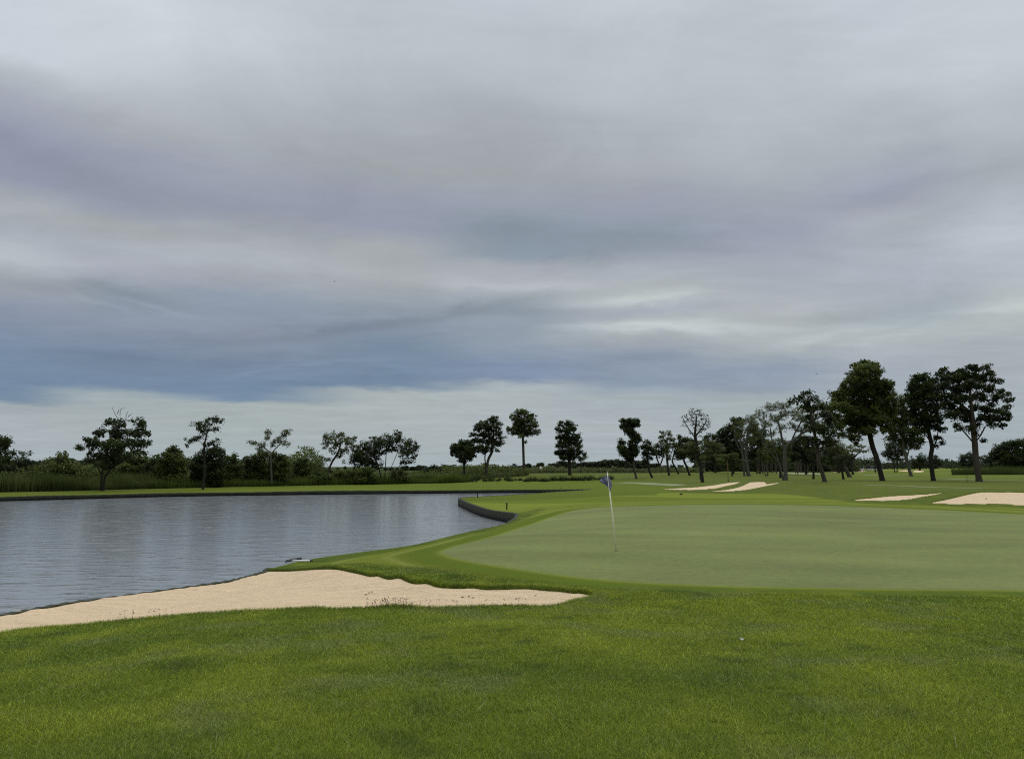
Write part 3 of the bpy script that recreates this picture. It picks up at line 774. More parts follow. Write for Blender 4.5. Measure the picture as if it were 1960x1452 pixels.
# --- far bank, left to right
T('broadleaf_tree','dark tree cut by the left edge of the photo beside the reeds',(-22,938),[[(-22,938),(-20,900),(-14,870)]],
  [(3,845,12,9),(-12,855,22,16),(14,872,13,9),(-8,888,26,14),(18,892,12,8),(-30,880,20,20)],seed=1,tw=7,rc=.42)
T('thin_tree','straggly sparse tree just right of the left edge tree',(47,930),[[(47,930),(47,900),(45,882)]],
  [(38,868,8,5),(53,867,5,5),(34,883,16,9),(52,890,14,8),(30,897,14,7),(62,899,10,6)],seed=2,tw=3,rc=.3,fill=.3,per=16,size=.2)
T('broadleaf_tree','widest dark tree on the far bank with bare twigs poking from its top',(195,939),[[(193,939),(193,912),(196,890),(203,850),(212,820)],[(198,939),(199,914),(212,895),(240,872),(258,840)],[(193,910),(180,885),(165,862)]],
  [(200,808,13,8),(222,812,13,9),(257,809,12,8),(266,815,8,7),(183,826,13,9),(222,830,20,11),(258,830,17,10),(278,830,5,3),(149,858,10,6),(163,843,9,7),(176,850,16,10),(212,853,22,13),(240,850,14,9),(265,848,16,8),(274,848,8,4),(262,866,12,6),(180,872,17,10),(214,876,20,12),(205,892,14,8),(236,872,10,8),(190,890,12,7),(172,882,12,5),(246,880,9,6)],
  seed=3,tw=6,rc=.36,fill=.4,per=24,size=.24,extra=[[(226,812),(219,792),(210,780)],[(221,796),(222,784),(224,780)],[(219,792),(216,783)],[(233,806),(234,794),(237,787)],[(234,797),(239,794),(242,792)]])
T('thin_tree','tall open tree with a lopsided layered crown above dark bushes',(388,937),[[(388,937),(390,895),(387,860),(391,830),(398,812)]],
  [(378,814,15,7),(400,806,15,7),(417,806,7,4),(385,822,14,6),(405,822,10,5),(358,842,9,5),(372,838,10,5),(355,852,4,4),(400,850,14,5),(411,858,9,6),(375,868,4,4),(394,862,12,6),(372,875,4,5),(385,836,7,4),(412,842,5,4)],
  seed=4,tw=4,rc=.32,fill=.38,per=20,size=.2)
T('bare_tree','pale grey half bare tree with a forked trunk on the far bank',(521,930),[[(521,930),(518,900),(516,875),(517,866)],[(517,868),(505,858),(492,850),(478,842)],[(517,868),(528,855),(545,840)],[(517,868),(514,845),(511,826)]],
  [(477,845,6,4),(486,850,7,4),(510,828,6,8),(508,840,6,6),(495,860,9,6),(505,866,9,5),(500,852,8,5),(530,842,9,6),(542,832,8,8),(548,824,5,5),(545,850,7,5),(520,850,7,6)],
  leafkey='olive',barkkey='grey',seed=5,tw=4,rc=.3,fill=.36,per=20,size=.18,min_r=.022)
T('thin_tree','slender leaning tree with an airy crown left of the broad twin tree',(628,926),[[(628,926),(629,900),(634,885),(644,868),(650,850)],[(630,895),(618,880)]],
  [(625,838,10,9),(620,850,7,7),(645,834,12,8),(660,844,12,8),(640,848,11,7),(657,862,10,7),(647,870,9,6),(625,880,9,5),(656,884,5,4),(675,840,6,6),(667,852,8,6),(635,862,8,6)],
  leafkey='mid',barkkey='brown',seed=6,tw=4,rc=.34,fill=.33,per=18,size=.22)
T('broadleaf_tree','broad spreading many stemmed tree in the middle of the far bank',(735,925),[[(730,925),(726,900),(715,875),(700,860)],[(735,925),(737,895),(738,870),(740,845)],[(740,925),(748,895),(758,870),(764,850)],[(744,925),(760,897),(780,872)]],
  [(682,868,12,14),(675,885,8,7),(700,858,16,13),(722,848,15,12),(740,845,14,11),(760,840,12,10),(758,832,8,6),(780,855,15,12),(790,870,8,9),(696,884,18,11),(715,885,16,11),(773,884,11,6),(752,858,14,8),(720,865,14,10),(735,862,10,5),(770,868,12,8),(790,855,8,7),(690,872,14,10),(785,882,6,5)],
  seed=7,tw=4,rc=.4,fill=.36,per=22,size=.24)
T('dense_tree','small dark heart shaped tree at the left end of the mound',(889,916),[[(889,916),(888,890),(888,868)]],
  [(875,856,11,9),(890,850,10,9),(902,858,9,9),(872,866,9,8),(890,866,16,11),(888,878,10,8),(902,870,8,7),(866,860,4,7)],
  seed=8,tw=4,rc=.42,fill=.65,per=34,size=.28)
T('layered_tree','tall layered tree with a forked pale trunk on the mound',(932,914),[[(932,914),(930,893),(928,875),(931,858)],[(931,895),(935,878),(942,862),(944,835),(945,808)]],
  [(948,799,7,4),(940,806,12,6),(924,812,10,6),(955,812,7,4),(916,820,12,6),(940,819,16,7),(910,832,10,5),(928,832,14,7),(952,830,10,6),(958,838,8,4),(914,845,13,6),(940,845,18,7),(912,858,8,5),(928,858,16,6),(954,851,9,5),(922,865,10,4),(950,862,7,3)],
  seed=9,tw=6,rc=.42,fill=.5,per=28,size=.26,barkkey='brown',flat=.45)
T('thin_tree','tallest slim straight tree on the mound with a round high crown',(1003,909),[[(1003,909),(1002,870),(1001,840),(1000,815),(999,795)]],
  [(999,791,12,7),(1015,796,9,6),(985,799,8,6),(1005,806,18,7),(992,812,10,6),(980,821,10,4),(1000,820,16,7),(1022,813,9,6),(1027,826,8,5),(1010,828,14,6),(988,829,12,4),(973,822,4,4),(1006,846,4,3),(1000,836,7,3)],
  leafkey='mid',barkkey='brown',seed=10,tw=5,rc=.36,fill=.42,per=26,size=.24)
T('dense_tree','tall oblong dark tree on the mound with a thick short trunk',(1091,909),[[(1091,909),(1090,885),(1089,855),(1088,820)]],
  [(1075,812,6,6),(1088,811,10,6),(1070,822,7,6),(1087,824,13,8),(1098,818,6,7),(1074,836,9,7),(1092,838,15,8),(1105,834,6,5),(1080,850,14,8),(1103,848,10,8),(1068,866,8,5),(1080,866,13,7),(1100,862,12,8),(1110,856,6,5),(1090,876,14,6),(1076,875,8,4)],
  seed=11,tw=6,rc=.42,fill=.5,per=28,size=.26,flat=.5)
T('small_tree','little tree close beside the oblong dark tree on the mound',(1111,905),[[(1111,905),(1111,890),(1111,876)]],
  [(1106,872,5,5),(1116,868,5,5),(1111,878,7,5),(1119,874,4,4)],seed=12,Y=178,tw=2,rc=.42,fill=.5,per=20,size=.26)
# --- right hand group
T('twisted_tree','odd dark tree with a club shaped crown leaning left of the grove',(1219,916),[[(1219,916),(1214,895),(1213,870),(1212,845),(1208,822)],[(1213,882),(1203,872),(1193,862)]],
  [(1202,806,12,5),(1216,808,9,6),(1194,815,7,5),(1206,816,13,6),(1222,812,5,4),(1207,826,11,6),(1214,834,9,7),(1223,840,6,7),(1212,846,8,6),(1190,848,6,6),(1187,857,4,6),(1194,862,8,7),(1212,862,10,10),(1202,872,10,6),(1216,868,6,5),(1205,880,7,4)],
  seed=13,tw=4,rc=.34,fill=.65,per=34,size=.24,barkkey='brown')
T('small_tree','short tree leaning sharply left on a bent trunk before the grove',(1250,914),[[(1250,914),(1243,900),(1241,885),(1240,868)]],
  [(1240,848,7,5),(1237,858,9,6),(1250,860,7,6),(1229,856,5,4),(1238,868,8,6),(1251,868,6,5),(1236,880,6,6),(1246,876,5,4)],seed=14,tw=4,rc=.4,fill=.6,per=28,size=.26)
T('small_tree','dark vase shaped tree just right of the sharply leaning one',(1260,904),[[(1260,904),(1261,892),(1256,878),(1254,864)],[(1261,892),(1267,876),(1270,862)]],
  [(1258,853,7,5),(1270,856,6,5),(1256,863,7,6),(1266,864,8,6),(1274,864,4,5),(1262,872,8,4)],seed=15,Y=200,tw=4,rc=.5,fill=.5,per=24,size=.3)
T('thin_tree','ragged tall tree with a thin crown at the grove left end',(1281,910),[[(1281,910),(1278,885),(1277,860),(1280,835)],[(1279,880),(1288,862),(1290,845)]],
  [(1269,826,5,4),(1270,834,6,5),(1284,830,7,5),(1272,845,9,5),(1288,842,8,6),(1264,838,5,4),(1280,852,8,7),(1292,852,6,5),(1278,866,7,6),(1281,878,6,5)],leafkey='olive',seed=16,tw=4,rc=.4,fill=.4,per=20,size=.26)
T('leaning_tree','dark crowned tree with trunk leaning left near the ragged thin tree',(1297,906),[[(1297,906),(1290,893),(1285,882),(1290,865)]],
  [(1300,836,6,4),(1306,842,9,5),(1292,852,6,6),(1302,856,10,8),(1294,866,8,6),(1306,868,8,7),(1298,876,9,5)],seed=17,Y=165,tw=3,rc=.45,fill=.55,per=26,size=.28)
T('leaning_tree','dark tree with a long left leaning trunk behind the bare topped tree',(1318,909),[[(1318,909),(1312,893),(1307,880),(1308,862)]],
  [(1312,842,9,5),(1322,848,9,6),(1312,856,12,7),(1326,862,9,8),(1316,868,12,7),(1304,862,7,7),(1322,876,9,5)],seed=18,Y=145,tw=4,rc=.45,fill=.6,per=28,size=.28)
T('bare_tree','nearly leafless tree rising above the grove with fine twigs',(1345,923),[[(1345,923),(1343,900),(1340,880),(1335,850),(1333,830),(1336,805),(1336,792)],[(1333,838),(1322,822),(1314,808)],[(1334,835),(1346,820),(1356,806)]],
  [(1335,788,12,7),(1324,795,8,7),(1346,795,9,7),(1313,803,6,9),(1328,806,10,8),(1345,808,10,8),(1358,804,6,9),(1312,815,5,4),(1337,818,10,7),(1352,820,9,7),(1326,828,7,5),(1360,816,4,6),(1340,832,8,6)],
  leafkey='dark',barkkey='dark',seed=19,tw=6,rc=.22,fill=.16,per=6,size=.15,min_r=.016)
T('umbrella_tree','airy green flat topped tree spreading round the bare topped tree',(1338,914),[[(1338,914),(1338,890),(1340,872)],[(1339,884),(1325,868),(1312,860)],[(1339,882),(1358,866),(1372,856)]],
  [(1318,852,14,5),(1338,846,16,5),(1360,850,14,6),(1376,854,12,5),(1310,862,12,5),(1332,860,16,6),(1354,864,16,6),(1378,864,10,5),(1368,872,12,4),(1346,876,12,5),(1322,872,10,4)],
  leafkey='olive',barkkey='brown',seed=20,Y=96,tw=4,rc=.4,fill=.6,per=30,size=.18,flat=.35)
T('small_tree','low feathery green tree with a thin stem below the dark grove',(1398,908),[[(1398,908),(1398,890),(1400,880)]],
  [(1388,872,12,4),(1403,870,10,4),(1378,880,9,5),(1395,880,14,5),(1408,882,8,4),(1384,890,12,6),(1400,892,9,5)],leafkey='mid',seed=21,Y=140,tw=2.5,rc=.4,fill=.5,per=24,size=.22,flat=.4)
for k, (px, yb, Yd, bl, lab) in enumerate([
  (1400,905,170,[(1382,828,10,8),(1395,820,12,8),(1412,808,14,8),(1405,830,14,10),(1386,842,12,9),(1400,850,16,10),(1392,862,14,9),(1412,860,12,10),(1402,875,16,8),(1386,876,10,7)],'large black green tree filling the gap left of the grey twin trunk'),
  (1450,905,180,[(1440,820,10,8),(1455,830,12,9),(1442,845,14,10),(1462,850,12,10),(1448,864,16,9),(1466,872,12,8),(1436,870,10,8)],'dark tree behind the grey twin trunk on its right'),
  (1538,905,160,[(1520,850,12,8),(1538,842,14,9),(1530,862,16,9),(1550,862,14,9),(1520,872,12,8),(1545,876,16,8),(1560,880,10,6),(1505,862,10,7)],'dark tree behind the wide umbrella crown'),
  (1366,905,190,[(1352,838,8,5),(1366,834,9,5),(1356,850,10,8),(1370,848,10,9),(1364,864,12,9),(1376,874,10,8),(1352,872,9,7)],'dark tree behind the bare topped tree on its right'),
  (1600,905,200,[(1590,850,9,7),(1602,860,10,8),(1592,872,10,8),(1608,876,8,7),(1586,884,10,5)],'dark low crowned tree behind the two leaning trunks')]):
    T('dense_tree',lab,(px,yb),[[(px,yb),(px+2,885),(px,860)]],bl,seed=30+k,Y=Yd,tw=4,rc=.6,fill=.55,per=34,size=.36,tone=.3)
T('grey_trunk_tree','tree with a stout grey twin trunk and pale upswept limbs',(1430,911),[[(1425,911),(1424,890),(1423,870),(1420,845),(1417,825)],[(1434,911),(1430,892),(1428,872),(1438,856),(1452,842)],[(1423,872),(1414,852),(1408,835)],[(1429,880),(1431,850),(1436,825),(1440,808)]],
  [(1410,822,8,7),(1424,812,9,7),(1438,805,10,8),(1450,818,9,8),(1418,834,10,7),(1436,826,11,8),(1455,834,8,8),(1445,844,10,6),(1424,846,9,6),(1408,806,5,7),(1446,796,7,5),(1462,838,6,5)],
  leafkey='olive',barkkey='grey',seed=22,tw=7,rc=.36,fill=.34,per=24,size=.16,min_r=.022)
T('small_tree','yellow green young tree with thin pale twin stems',(1463,907),[[(1461,907),(1459,892),(1458,878)],[(1466,907),(1463,890),(1460,872)]],
  [(1460,855,7,6),(1466,862,8,5),(1454,866,9,5),(1463,874,10,5),(1452,878,9,4),(1472,876,8,4),(1462,884,9,3)],leafkey='light',barkkey='grey',seed=23,Y=142,tw=3,rc=.35,fill=.4,per=22,size=.2,tone=.25,flat=.4)
T('umbrella_tree','wide umbrella shaped tree with a thick grey forked trunk and bare twigs',(1503,919),[[(1504,919),(1504,890),(1505,864),(1512,850),(1528,838),(1545,826),(1565,822),(1590,818)],[(1500,918),(1494,890),(1488,868),(1482,850),(1478,820)],[(1505,866),(1500,840),(1496,815),(1488,795)],[(1516,848),(1530,820),(1545,800),(1560,790)],[(1530,838),(1555,806),(1575,798)],[(1492,884),(1478,866),(1466,850),(1458,828)]],
  [(1462,796,12,10),(1480,780,13,8),(1498,774,13,7),(1512,778,10,7),(1470,812,11,9),(1488,800,13,9),(1506,794,12,9),(1448,808,8,9),(1520,788,12,7),(1540,782,14,6),(1562,786,14,7),(1580,794,12,8),(1532,800,14,9),(1556,804,16,9),(1578,812,14,8),(1596,812,8,8),(1540,820,14,7),(1566,826,15,6),(1588,828,10,6),(1520,812,10,8),(1500,818,10,8),(1480,830,10,7)],
  leafkey='grey',barkkey='grey',seed=24,tw=8.5,rc=.30,fill=.30,per=20,size=.14,min_r=.018,tone=.35)
T('umbrella_tree','soft green low tree hanging behind the thick grey forked trunk',(1490,912),[[(1490,912),(1490,890),(1488,868)]],
  [(1476,850,12,8),(1492,846,14,8),(1504,852,10,8),(1470,864,12,8),(1488,864,14,8),(1502,868,10,8),(1478,878,12,6),(1498,880,10,5)],leafkey='mid',seed=25,Y=125,tw=5,rc=.42,fill=.42,per=24,size=.2)
T('broadleaf_tree','tree with a curved black trunk and tufted top behind the umbrella crown',(1580,922),[[(1580,922),(1575,905),(1569,885),(1568,862),(1564,835),(1560,800),(1555,765)],[(1569,880),(1562,862),(1556,848)],[(1569,872),(1578,855),(1584,838)]],
  [(1553,753,10,4),(1545,760,7,4),(1533,762,8,5),(1523,769,6,4),(1563,765,12,6),(1578,771,7,5),(1548,770,14,5),(1560,780,20,7),(1585,782,8,7),(1590,795,12,10),(1595,810,12,9),(1590,828,14,8),(1570,845,18,7),(1550,840,12,6),(1592,845,12,8),(1580,858,10,5),(1540,852,10,6),(1568,818,18,8),(1560,800,16,8)],
  seed=26,tw=7.5,rc=.45,fill=.5,per=32,size=.26,barkkey='brown')
T('small_tree','thin dark trunk tree under the curved black trunk on its left',(1552,914),[[(1552,914),(1553,895),(1553,880)]],
  [(1546,868,8,6),(1558,866,8,6),(1552,876,10,5)],seed=27,Y=115,tw=4,rc=.45,fill=.5,per=22,size=.26)
T('leaning_tree','thick trunk leaning hard left under the tallest tree',(1628,913),[[(1628,913),(1620,898),(1612,882),(1603,866),(1596,855)],[(1620,897),(1616,878),(1618,862)]],
  [(1590,850,10,7),(1603,846,10,7),(1596,862,10,6),(1612,856,10,7),(1620,866,9,6),(1606,874,9,5),(1584,838,8,7)],leafkey='olive',seed=28,tw=7,rc=.42,fill=.4,per=20,size=.2,barkkey='brown')
T('small_tree','straight black trunk tree left of the hard leaning trunk',(1608,914),[[(1609,914),(1607,900),(1606,886)]],
  [(1600,878,8,5),(1610,874,8,6),(1606,884,9,4)],seed=29,Y=112,tw=4,rc=.45,fill=.5,per=20,size=.26)
T('broadleaf_tree','tallest tree of the course with a huge tiered dark crown',(1690,920),[[(1690,920),(1685,898),(1681,878),(1674,855),(1670,832),(1667,800),(1666,760),(1667,715)],[(1671,830),(1650,808),(1632,790)],[(1671,820),(1692,795),(1708,775)]],
  [(1668,695,17,9),(1655,703,13,8),(1682,702,14,9),(1646,714,12,7),(1670,714,20,10),(1692,716,11,9),(1640,730,14,8),(1626,737,9,6),(1660,732,22,10),(1688,735,20,10),(1708,734,12,7),(1632,748,16,9),(1660,752,26,11),(1694,752,20,11),(1716,750,9,7),(1612,755,13,7),(1604,768,11,7),(1628,766,18,9),(1658,772,26,11),(1694,770,20,11),(1718,765,9,8),(1598,783,10,7),(1616,782,18,10),(1648,790,24,11),(1682,790,22,11),(1710,786,13,10),(1604,800,11,9),(1628,802,18,10),(1662,808,24,10),(1694,808,18,9),(1612,818,12,8),(1640,822,16,8),(1668,826,16,7),(1700,822,12,7),(1632,836,11,7),(1650,838,8,5),(1616,832,8,6),(1645,848,6,4)],
  seed=40,tw=9,rc=.42,fill=.5,per=38,size=.27,barkkey='dark',tone=.46,leafkey='mid')
T('broadleaf_tree','smaller tree squeezed between the tallest tree and its dark neighbour',(1745,911),[[(1745,911),(1740,893),(1736,872),(1732,852),(1734,820)],[(1738,876),(1744,858),(1752,840)]],
  [(1735,768,13,9),(1722,785,13,9),(1742,788,13,10),(1715,802,12,10),(1735,808,16,10),(1755,805,10,10),(1718,822,14,9),(1742,826,16,9),(1762,824,10,8),(1712,838,12,8),(1732,842,14,8),(1752,842,12,8),(1765,840,8,6),(1740,854,12,6),(1758,854,8,5)],
  seed=41,tw=6,rc=.5,fill=.6,per=36,size=.26,leafkey='mid',barkkey='grey',tone=.3)
T('broadleaf_tree','big dark tree with a leaning trunk left of the rightmost one',(1787,920),[[(1787,920),(1785,898),(1784,876),(1788,855),(1784,830),(1780,800),(1778,760)],[(1787,862),(1798,842),(1802,820)],[(1785,845),(1770,820)]],
  [(1778,723,14,8),(1765,730,11,8),(1793,730,12,8),(1754,742,10,7),(1778,742,20,10),(1800,745,10,9),(1758,756,13,9),(1784,760,20,10),(1806,764,10,10),(1752,770,9,8),(1772,778,18,10),(1798,782,14,10),(1760,792,13,9),(1784,798,18,10),(1806,802,10,9),(1766,810,12,8),(1790,815,14,8),(1810,822,8,6),(1774,826,10,7),(1798,838,9,6),(1808,846,5,5),(1766,846,9,6),(1795,852,6,4)],
  seed=42,tw=8,rc=.46,fill=.6,per=36,size=.26,tone=.38)
T('broadleaf_tree','rightmost big tree, almost black, on a thick straight trunk',(1875,921),[[(1875,921),(1872,895),(1871,870),(1871,845),(1870,810),(1869,770),(1869,735)],[(1870,850),(1858,834),(1848,822)],[(1871,848),(1884,832),(1892,818)],[(1870,810),(1892,795),(1912,782)],[(1869,790),(1850,775),(1836,762)]],
  [(1822,708,8,5),(1812,714,9,5),(1835,714,12,6),(1853,708,12,5),(1870,703,12,5),(1886,704,12,6),(1904,706,9,5),(1912,714,9,5),(1822,724,12,7),(1845,726,15,8),(1870,720,18,8),(1898,722,16,8),(1914,728,6,5),(1822,740,14,8),(1848,744,17,8),(1876,740,18,8),(1904,742,14,7),(1925,732,9,4),(1930,748,12,5),(1942,756,7,4),(1948,765,4,4),(1918,758,14,6),(1938,768,8,4),(1825,758,15,8),(1850,764,15,8),(1884,758,16,8),(1908,772,9,5),(1826,776,14,8),(1850,784,14,8),(1880,778,12,7),(1900,786,12,6),(1922,784,12,5),(1940,780,8,4),(1930,796,12,6),(1938,804,6,5),(1912,800,15,7),(1890,798,12,7),(1836,796,14,7),(1858,800,12,7),(1926,814,9,5),(1905,812,10,5),(1822,792,8,7),(1838,812,8,5),(1862,822,8,5),(1845,822,7,4),(1880,812,8,5),(1888,842,4,3),(1876,828,6,4)],
  seed=43,tw=10.5,rc=.40,fill=.52,per=36,size=.26,tone=.3,barkkey='brown')
T('umbrella_tree','pale feathery flat topped tree seen below the tallest crown',(1633,908),[[(1633,908),(1631,890),(1632,876)],[(1631,884),(1622,868)],[(1632,880),(1644,868)]],
  [(1628,855,10,3),(1642,852,10,3),(1654,855,9,3),(1622,862,10,3),(1640,862,12,4),(1656,864,8,3),(1632,870,9,3)],leafkey='grey',seed=44,tw=4,rc=.35,fill=.42,per=18,size=.2,tone=.8,flat=.3)
T('small_tree','faint thin tree right beside the pale feathery one',(1670,905),[[(1670,905),(1670,890),(1670,872)]],[(1668,862,7,4),(1674,870,7,4),(1667,878,6,3)],leafkey='grey',seed=45,Y=210,tw=2,rc=.5,fill=.35,per=14,size=.26,tone=.6)
T('dense_tree','rounded dark tree with two stems right of the tallest trunk',(1710,903),[[(1707,903),(1706,890),(1702,876)],[(1711,903),(1713,888),(1716,874)]],
  [(1700,856,10,7),(1714,852,11,7),(1694,868,9,6),(1708,868,14,7),(1724,866,8,6),(1702,878,8,4),(1716,880,9,4)],seed=46,Y=200,tw=2.5,rc=.6,fill=.45,per=28,size=.34,tone=.35)
T('round_tree','round dark tree just right of the smaller squeezed tree trunk',(1755,900),[[(1755,900),(1755,888),(1755,878)]],[(1748,884,9,7),(1760,878,10,7),(1756,888,12,7),(1744,892,7,4)],seed=47,Y=260,tw=3,rc=.7,fill=.55,per=26,size=.4,tone=.3,leafkey='far')
T('round_tree','round dark tree seen just left of the big leaning trunk on the right',(1780,898),[[(1780,898),(1780,888),(1780,880)]],[(1772,882,7,6),(1782,878,10,6),(1790,884,9,6),(1778,890,12,6)],seed=48,Y=270,tw=3,rc=.7,fill=.55,per=26,size=.4,tone=.3,leafkey='far')
T('round_tree','dark clump of trees left of the rightmost thick trunk',(1848,897),[[(1848,897),(1848,888),(1848,878)]],[(1838,876,8,6),(1850,872,9,6),(1860,878,9,7),(1846,886,14,6),(1834,886,6,5)],seed=49,Y=270,tw=3,rc=.7,fill=.55,per=26,size=.4,tone=.25,leafkey='far')
T('dense_tree','wide dark thicket at the right edge of the photo behind tall grass',(1930,902),[[(1925,902),(1925,885),(1925,865)],[(1945,902),(1945,885),(1948,860)]],
  [(1900,868,10,8),(1912,860,12,8),(1928,854,14,8),(1944,850,12,8),(1960,848,12,8),(1892,880,12,8),(1908,876,16,9),(1930,872,18,10),(1952,868,16,10),(1895,890,12,6),(1915,890,18,7),(1940,886,18,9),(1966,880,16,12)],
  seed=50,Y=195,tw=4,rc=.75,fill=.55,per=40,size=.42,tone=.3)

# --- bushes of the far bank: each its own
def bush(label, base, blobs, **kw):
    a = dict(leafkey='mid', tw=3, rc=.42, fill=.6, per=34, size=.25, cat='bush', tone=.35); a.update(kw)
    bx, by = base
    return T('bush', label, base, [[(bx, by), (bx, by-10), (bx+1, by-18)]], blobs, **a)
bush('low rounded bush between the straggly tree and the widest dark tree',(118,934),[(106,884,11,8),(122,876,13,8),(134,884,11,8),(100,898,14,10),(120,896,18,11),(138,900,13,10),(110,914,18,9),(130,915,16,9)],Y=96,seed=60)
bush('dark scrub below the left edge tree',(20,932),[(5,905,14,9),(25,902,15,9),(45,906,15,9),(62,904,12,8),(80,900,12,8),(15,918,20,8),(50,919,20,8),(78,915,16,9)],Y=97,seed=61,leafkey='mid',tone=.2)
bush('green bush right of the widest dark tree',(262,934),[(250,892,11,9),(265,884,11,9),(278,880,9,8),(258,905,15,9),(276,900,14,10),(250,918,14,8),(272,918,16,8)],Y=99,seed=62)
bush('small dark bush touching the tall rounded bush on its left',(298,934),[(292,886,9,8),(302,882,8,7),(296,898,12,9),(306,905,10,9),(295,916,14,8)],Y=98,seed=63,leafkey='mid',tone=.2)
bush('tall rounded bush left of the lopsided open tree',(333,936),[(322,866,9,7),(333,860,9,7),(344,868,9,8),(316,880,11,9),(334,880,16,11),(350,882,9,9),(322,898,16,11),(344,898,14,10),(318,915,14,9),(340,916,16,9)],Y=95,seed=64)
bush('dense black green thicket round the foot of the lopsided open tree',(405,936),[(385,878,10,8),(398,872,12,8),(412,866,12,8),(425,868,10,8),(380,893,12,10),(400,888,17,10),(422,885,14,10),(386,908,14,10),(410,908,18,11),(428,905,10,10),(395,922,18,8),(418,922,15,8)],Y=96,seed=65,leafkey='dark',tone=.25)
bush('drooping yellowish bush right of the black green thicket',(448,934),[(440,880,9,7),(452,876,9,7),(438,893,11,9),(455,892,11,9),(445,908,14,9),(462,908,10,9),(445,922,14,8)],Y=100,seed=66,leafkey='light',tone=.15)
bush('long dark hedge like bush left of the pale half bare tree',(488,932),[(478,882,10,7),(492,875,11,7),(505,872,10,7),(474,896,12,9),(492,892,15,10),(508,890,10,10),(480,910,15,9),(500,910,15,9),(488,922,16,7)],Y=102,seed=67,leafkey='mid',tone=.2)
bush('broad green bush right of the pale half bare tree',(538,932),[(526,872,10,7),(540,876,10,7),(550,884,9,8),(530,890,14,9),(546,898,12,9),(528,908,14,9),(545,914,14,8)],Y=103,seed=68)
bush('rounded green bush halfway to the slender leaning tree',(582,930),[(572,886,8,6),(582,882,9,6),(594,890,8,6),(574,898,11,8),(590,900,12,7),(604,905,9,6),(578,912,14,7),(598,915,13,6)],Y=108,seed=69)
bush('pale spiky bush under the slender leaning tree',(612,928),[(606,905,8,6),(618,904,8,5),(600,914,10,6),(615,915,12,6),(630,914,10,5)],Y=106,seed=70,leafkey='light',tone=.1)
bush('low green bush under the left side of the broad tree',(668,928),[(652,906,12,6),(670,905,12,6),(688,906,12,6),(660,917,16,6),(682,917,16,6)],Y=108,seed=71)
bush('light green bush just left of the broad tree stems',(708,927),[(698,900,10,6),(712,902,10,6),(700,912,12,7),(716,914,10,6)],Y=109,seed=72,leafkey='light',tone=.2)
bush('dry grey bush at the right foot of the broad tree',(765,925),[(756,906,8,6),(768,904,8,7),(760,915,10,6),(774,914,9,6)],Y=112,seed=73,leafkey='olive')
bush('lone dark shrub on the skyline right of the broad tree',(828,920),[(820,898,8,5),(832,895,8,5),(840,900,7,5),(826,905,13,5)],Y=150,seed=74,leafkey='far')

# --- far trees: four kinds, copied
def far_kind(seed, wid, hei, leafkey):
    rng = np.random.default_rng(seed); bl = []
    for i in range(16):
        a = rng.uniform(-1, 1); h_ = rng.uniform(.3, 1); q = math.sqrt(max(0, 1-(h_-.45)**2*2.2))
        bl.append([a*wid/2*q*.8, rng.uniform(-.4, .4)*wid, h_*hei, rng.uniform(.14, .22)*wid, rng.uniform(.11, .17)*hei])
    bl += [[a*wid*.33, rng.uniform(-.3, .3)*wid, hei*.22, wid*.2, hei*.2] for a in (-1, -.3, .4, 1)]
    att = []
    for x, y, z, rx, rz in bl:
        n = 12; u = rng.normal(size=(n, 3)); u /= np.linalg.norm(u, axis=1)[:, None]; u *= (rng.random(n)**.4)[:, None]
        att.append(np.stack([x+u[:, 0]*rx, y+u[:, 1]*rx, z+u[:, 2]*rz], -1))
    att = np.concatenate(att)
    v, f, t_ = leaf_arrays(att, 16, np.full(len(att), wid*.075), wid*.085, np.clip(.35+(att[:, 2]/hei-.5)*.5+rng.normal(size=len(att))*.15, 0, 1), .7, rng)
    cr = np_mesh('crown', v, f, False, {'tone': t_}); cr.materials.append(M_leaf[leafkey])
    v, f = tube_net([(np.array([[0, 0, -.5], [.1, 0, hei*.3], [0, .1, hei*.75]]), [wid*.05, wid*.04, wid*.015])], 6)
    tr = np_mesh('trunk', v, f); tr.materials.append(M_bark['dark'])
    return cr, tr
KINDS = [far_kind(1, 8, 5.5, 'far'), far_kind(2, 6, 6.5, 'far'), far_kind(3, 10, 5, 'far'), far_kind(4, 5, 8, 'far'), far_kind(5, 8, 7, 'dark')]
KH = [float(np.percentile([q.co.z for q in k_[0].vertices], 98)) for k_ in KINDS]
fr = random.Random(5)
def far_tree(px, Y, toppy, k, group, label, wpx=None):
    P = atY(px, Y); cr, tr = KINDS[k]
    h0 = KH[k]; want = (CAMZ-P[2])-(toppy-886)*Y/F
    s = max(.2, want/h0)
    root = empty('distant_tree', P, fr.uniform(0, 6.28)); tag(root, label, 'tree', group)
    c = bpy.data.objects.new('crown', cr); t_ = bpy.data.objects.new('trunk', tr)
    for q in (c, t_): COL.objects.link(q); q.parent = root
    root.scale = (s*fr.uniform(.95, 1.35), s*fr.uniform(.95, 1.35), s)
